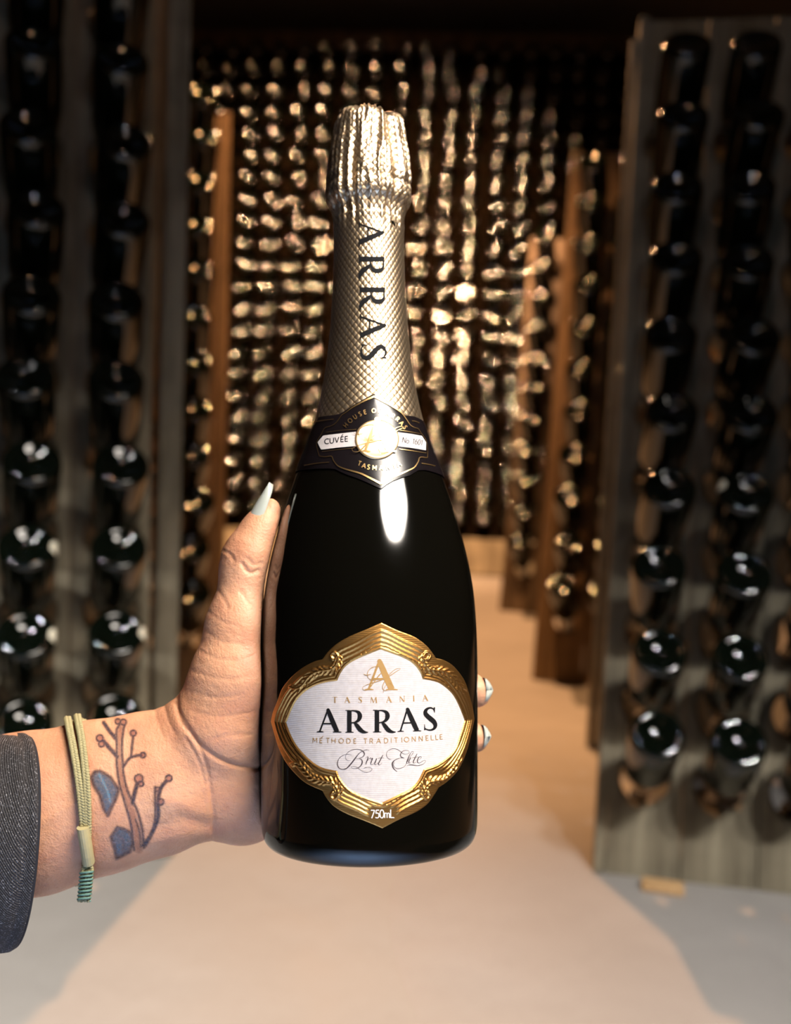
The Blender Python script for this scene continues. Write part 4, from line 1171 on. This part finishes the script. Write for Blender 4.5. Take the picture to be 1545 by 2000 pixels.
for j in range(len(rows)-1):
    for k in range(NPH): a, b_ = j*NPH+k, j*NPH+(k+1) % NPH; sf.append((a, b_, b_+NPH, a+NPH))
inner_rows = [(-14, 34), (-14, 140), (-14, 320)]; b0 = len(sv)
for g_, bk in inner_rows:
    for k in range(NPH): sv.append(PI_ @ W3(*rim(2*PI*k/NPH, g_, bk)))
for j in range(2):
    for k in range(NPH): a, b_ = b0+j*NPH+k, b0+j*NPH+(k+1) % NPH; sf.append((a, a+NPH, b_+NPH, b_))
sleeve = link('sleeve', mesh('sleeve', sv, sf, True), M['denim'], person); sleeve['label'] = 'dark grey flecked denim cuff'
hv, hf = tube([PI_ @ W3(*rim(2*PI*k/120, -5, -1)) for k in range(120)], 4.2*SP, 6, closed=True)
link('hem', mesh('hem', hv, hf, True), M['thread'], sleeve)

# ---- bracelet
M['cord'] = mat('olive_cord', (.34, .30, .155), .7); t = NT(M['cord']); v = t.coord((1, 1, 1)); t.bump(t.noise(v, 900, 3), .5, .0005)
M['clasp'] = mat('olive_clasp', (.42, .36, .19), .5)
M['teal'] = mat('teal_cord', (.10, .20, .17), .6)
brace = empty('bracelet', Matrix.Translation(W3(155, 1560, -70))); tag(brace, 'olive double-cord bracelet with a tube clasp round the wrist', 'bracelet'); BRI = brace.matrix_world.inverted()
def wrist_hit(X, phi, lift):
    c = Vector((X, 1562, 36)); d = Vector((0, -math.cos(phi), -math.sin(phi)))
    o = c + d*400; loc, nr, i, dist = SKIN_PX.ray_cast(o, -d)
    return loc + d*lift if loc else c + d*(150+lift)
def cordpath(tab, lift, xb):
    """closed loop round the wrist; X of the front part given by rows"""
    out = []
    for k in range(150):
        phi = 2*PI*k/150
        if math.sin(phi) >= -.25:
            X = (tab[0][1]+tab[-1][1])/2
            for _ in range(3):
                p = wrist_hit(X, phi, lift); X = float(np.interp(p.y, [q[0] for q in tab], [q[1] for q in tab]))
        else: X = xb
        out.append(wrist_hit(X, phi, lift))
    for _ in range(1): out = [(out[i-1]+out[i]*2+out[(i+1) % 150])/4 for i in range(150)]
    return out
def braid(path, r_, pitch, m, name, parent, inv, closed=True):
    L = [0]; n = len(path)
    for a, b_ in zip(path, path[1:]): L.append(L[-1]+(b_-a).length)
    tot = L[-1] + ((path[0]-path[-1]).length if closed else 0); turns = max(1, round(tot/pitch)); ns = int(turns*9)
    LL = L + [tot] if closed else L; PP = path + [path[0]] if closed else path
    def at_(s_):
        j = min(len(LL)-2, max(0, bisect.bisect_right(LL, s_)-1)); u_ = (s_-LL[j])/((LL[j+1]-LL[j]) or 1); return PP[j]+(PP[j+1]-PP[j])*u_
    mb = MB()
    for st_ in range(3):
        q = []
        for k in range(ns if closed else ns+1):
            s_ = tot*k/ns; p = at_(s_); tg = (at_(min(tot, s_+2))-at_(max(0, s_-2))).normalized()
            out_ = Vector((0, p.y-1562, p.z-36)); out_ = (out_-tg*out_.dot(tg)); out_ = out_.normalized() if out_.length > 1 else Vector((0, 0, -1)); sd = tg.cross(out_)
            a = 2*PI*(k/ns*turns)/1.0 + st_*2*PI/3
            q.append(inv @ W3(*(p + sd*math.sin(a)*r_*.62 + out_*math.sin(2*a)*r_*.34)))
        mb.add(*tube(q, r_*.50*SP, 6, closed=closed))
    return mb.build(name, m, parent, True)
c1 = cordpath([(1400, 131), (1450, 141), (1500, 150), (1550, 157), (1600, 162), (1650, 166), (1700, 168)], 11.5, 146)
c2 = cordpath([(1400, 151), (1440, 159), (1480, 164), (1520, 168), (1560, 170.5), (1600, 171.5), (1650, 171), (1700, 172)], 11.5, 166)
braid(c1, 7.5, 17, M['cord'], 'cord', brace, BRI); braid(c2, 7.5, 17, M['cord'], 'cord', brace, BRI)
def front_at(X, Y, lift):
    loc, nr, i, dist = SKIN_PX.ray_cast(Vector((X, Y, -400)), Vector((0, 0, 1))); return Vector((X, Y, loc.z-lift)) if loc else None
cl = [front_at(162+ (Y-1615)*.16, Y, 17) for Y in (1615, 1632, 1650, 1668, 1684)]
cv_, cf_ = tube([BRI @ W3(*p) for p in cl], 11.5*SP, 16); cl_o = link('clasp', mesh('clasp', cv_, cf_, False), M['clasp'], brace)
z0_ = cl[-1].z
tail = [Vector((171.5, 1684, z0_)), Vector((171, 1698, z0_+2)), Vector((169, 1715, z0_+4)), Vector((167, 1735, z0_+5)), Vector((164, 1760, z0_+5))]
tail = [Vector(p) for p in catmull([tuple(p) for p in tail], 8)]
for dx, mm in ((-6, M['cord']), (6, M['cord'])):
    braid([p+Vector((dx*min(1, .3+i/12), 0, (dx+6)*.2)) for i, p in enumerate(tail)], 6.5, 15, mm, 'cord_tail', brace, BRI, closed=False)
coil = []
for k in range(150):
    t_ = k/149; i = t_*(len(tail)-14)+12; p = tail[min(len(tail)-1, int(i))]
    a = 2*PI*t_*8; coil.append(BRI @ W3(p.x + 12.5*math.cos(a) - 1, 1702 + 58*t_, p.z - 9*math.sin(a)))
cv_, cf_ = tube(coil, 2.1*SP, 6); o = link('cord_whipping', mesh('cord_whipping', cv_, cf_, True), M['teal'], brace); o['label'] = 'teal thread wound round the cord ends'
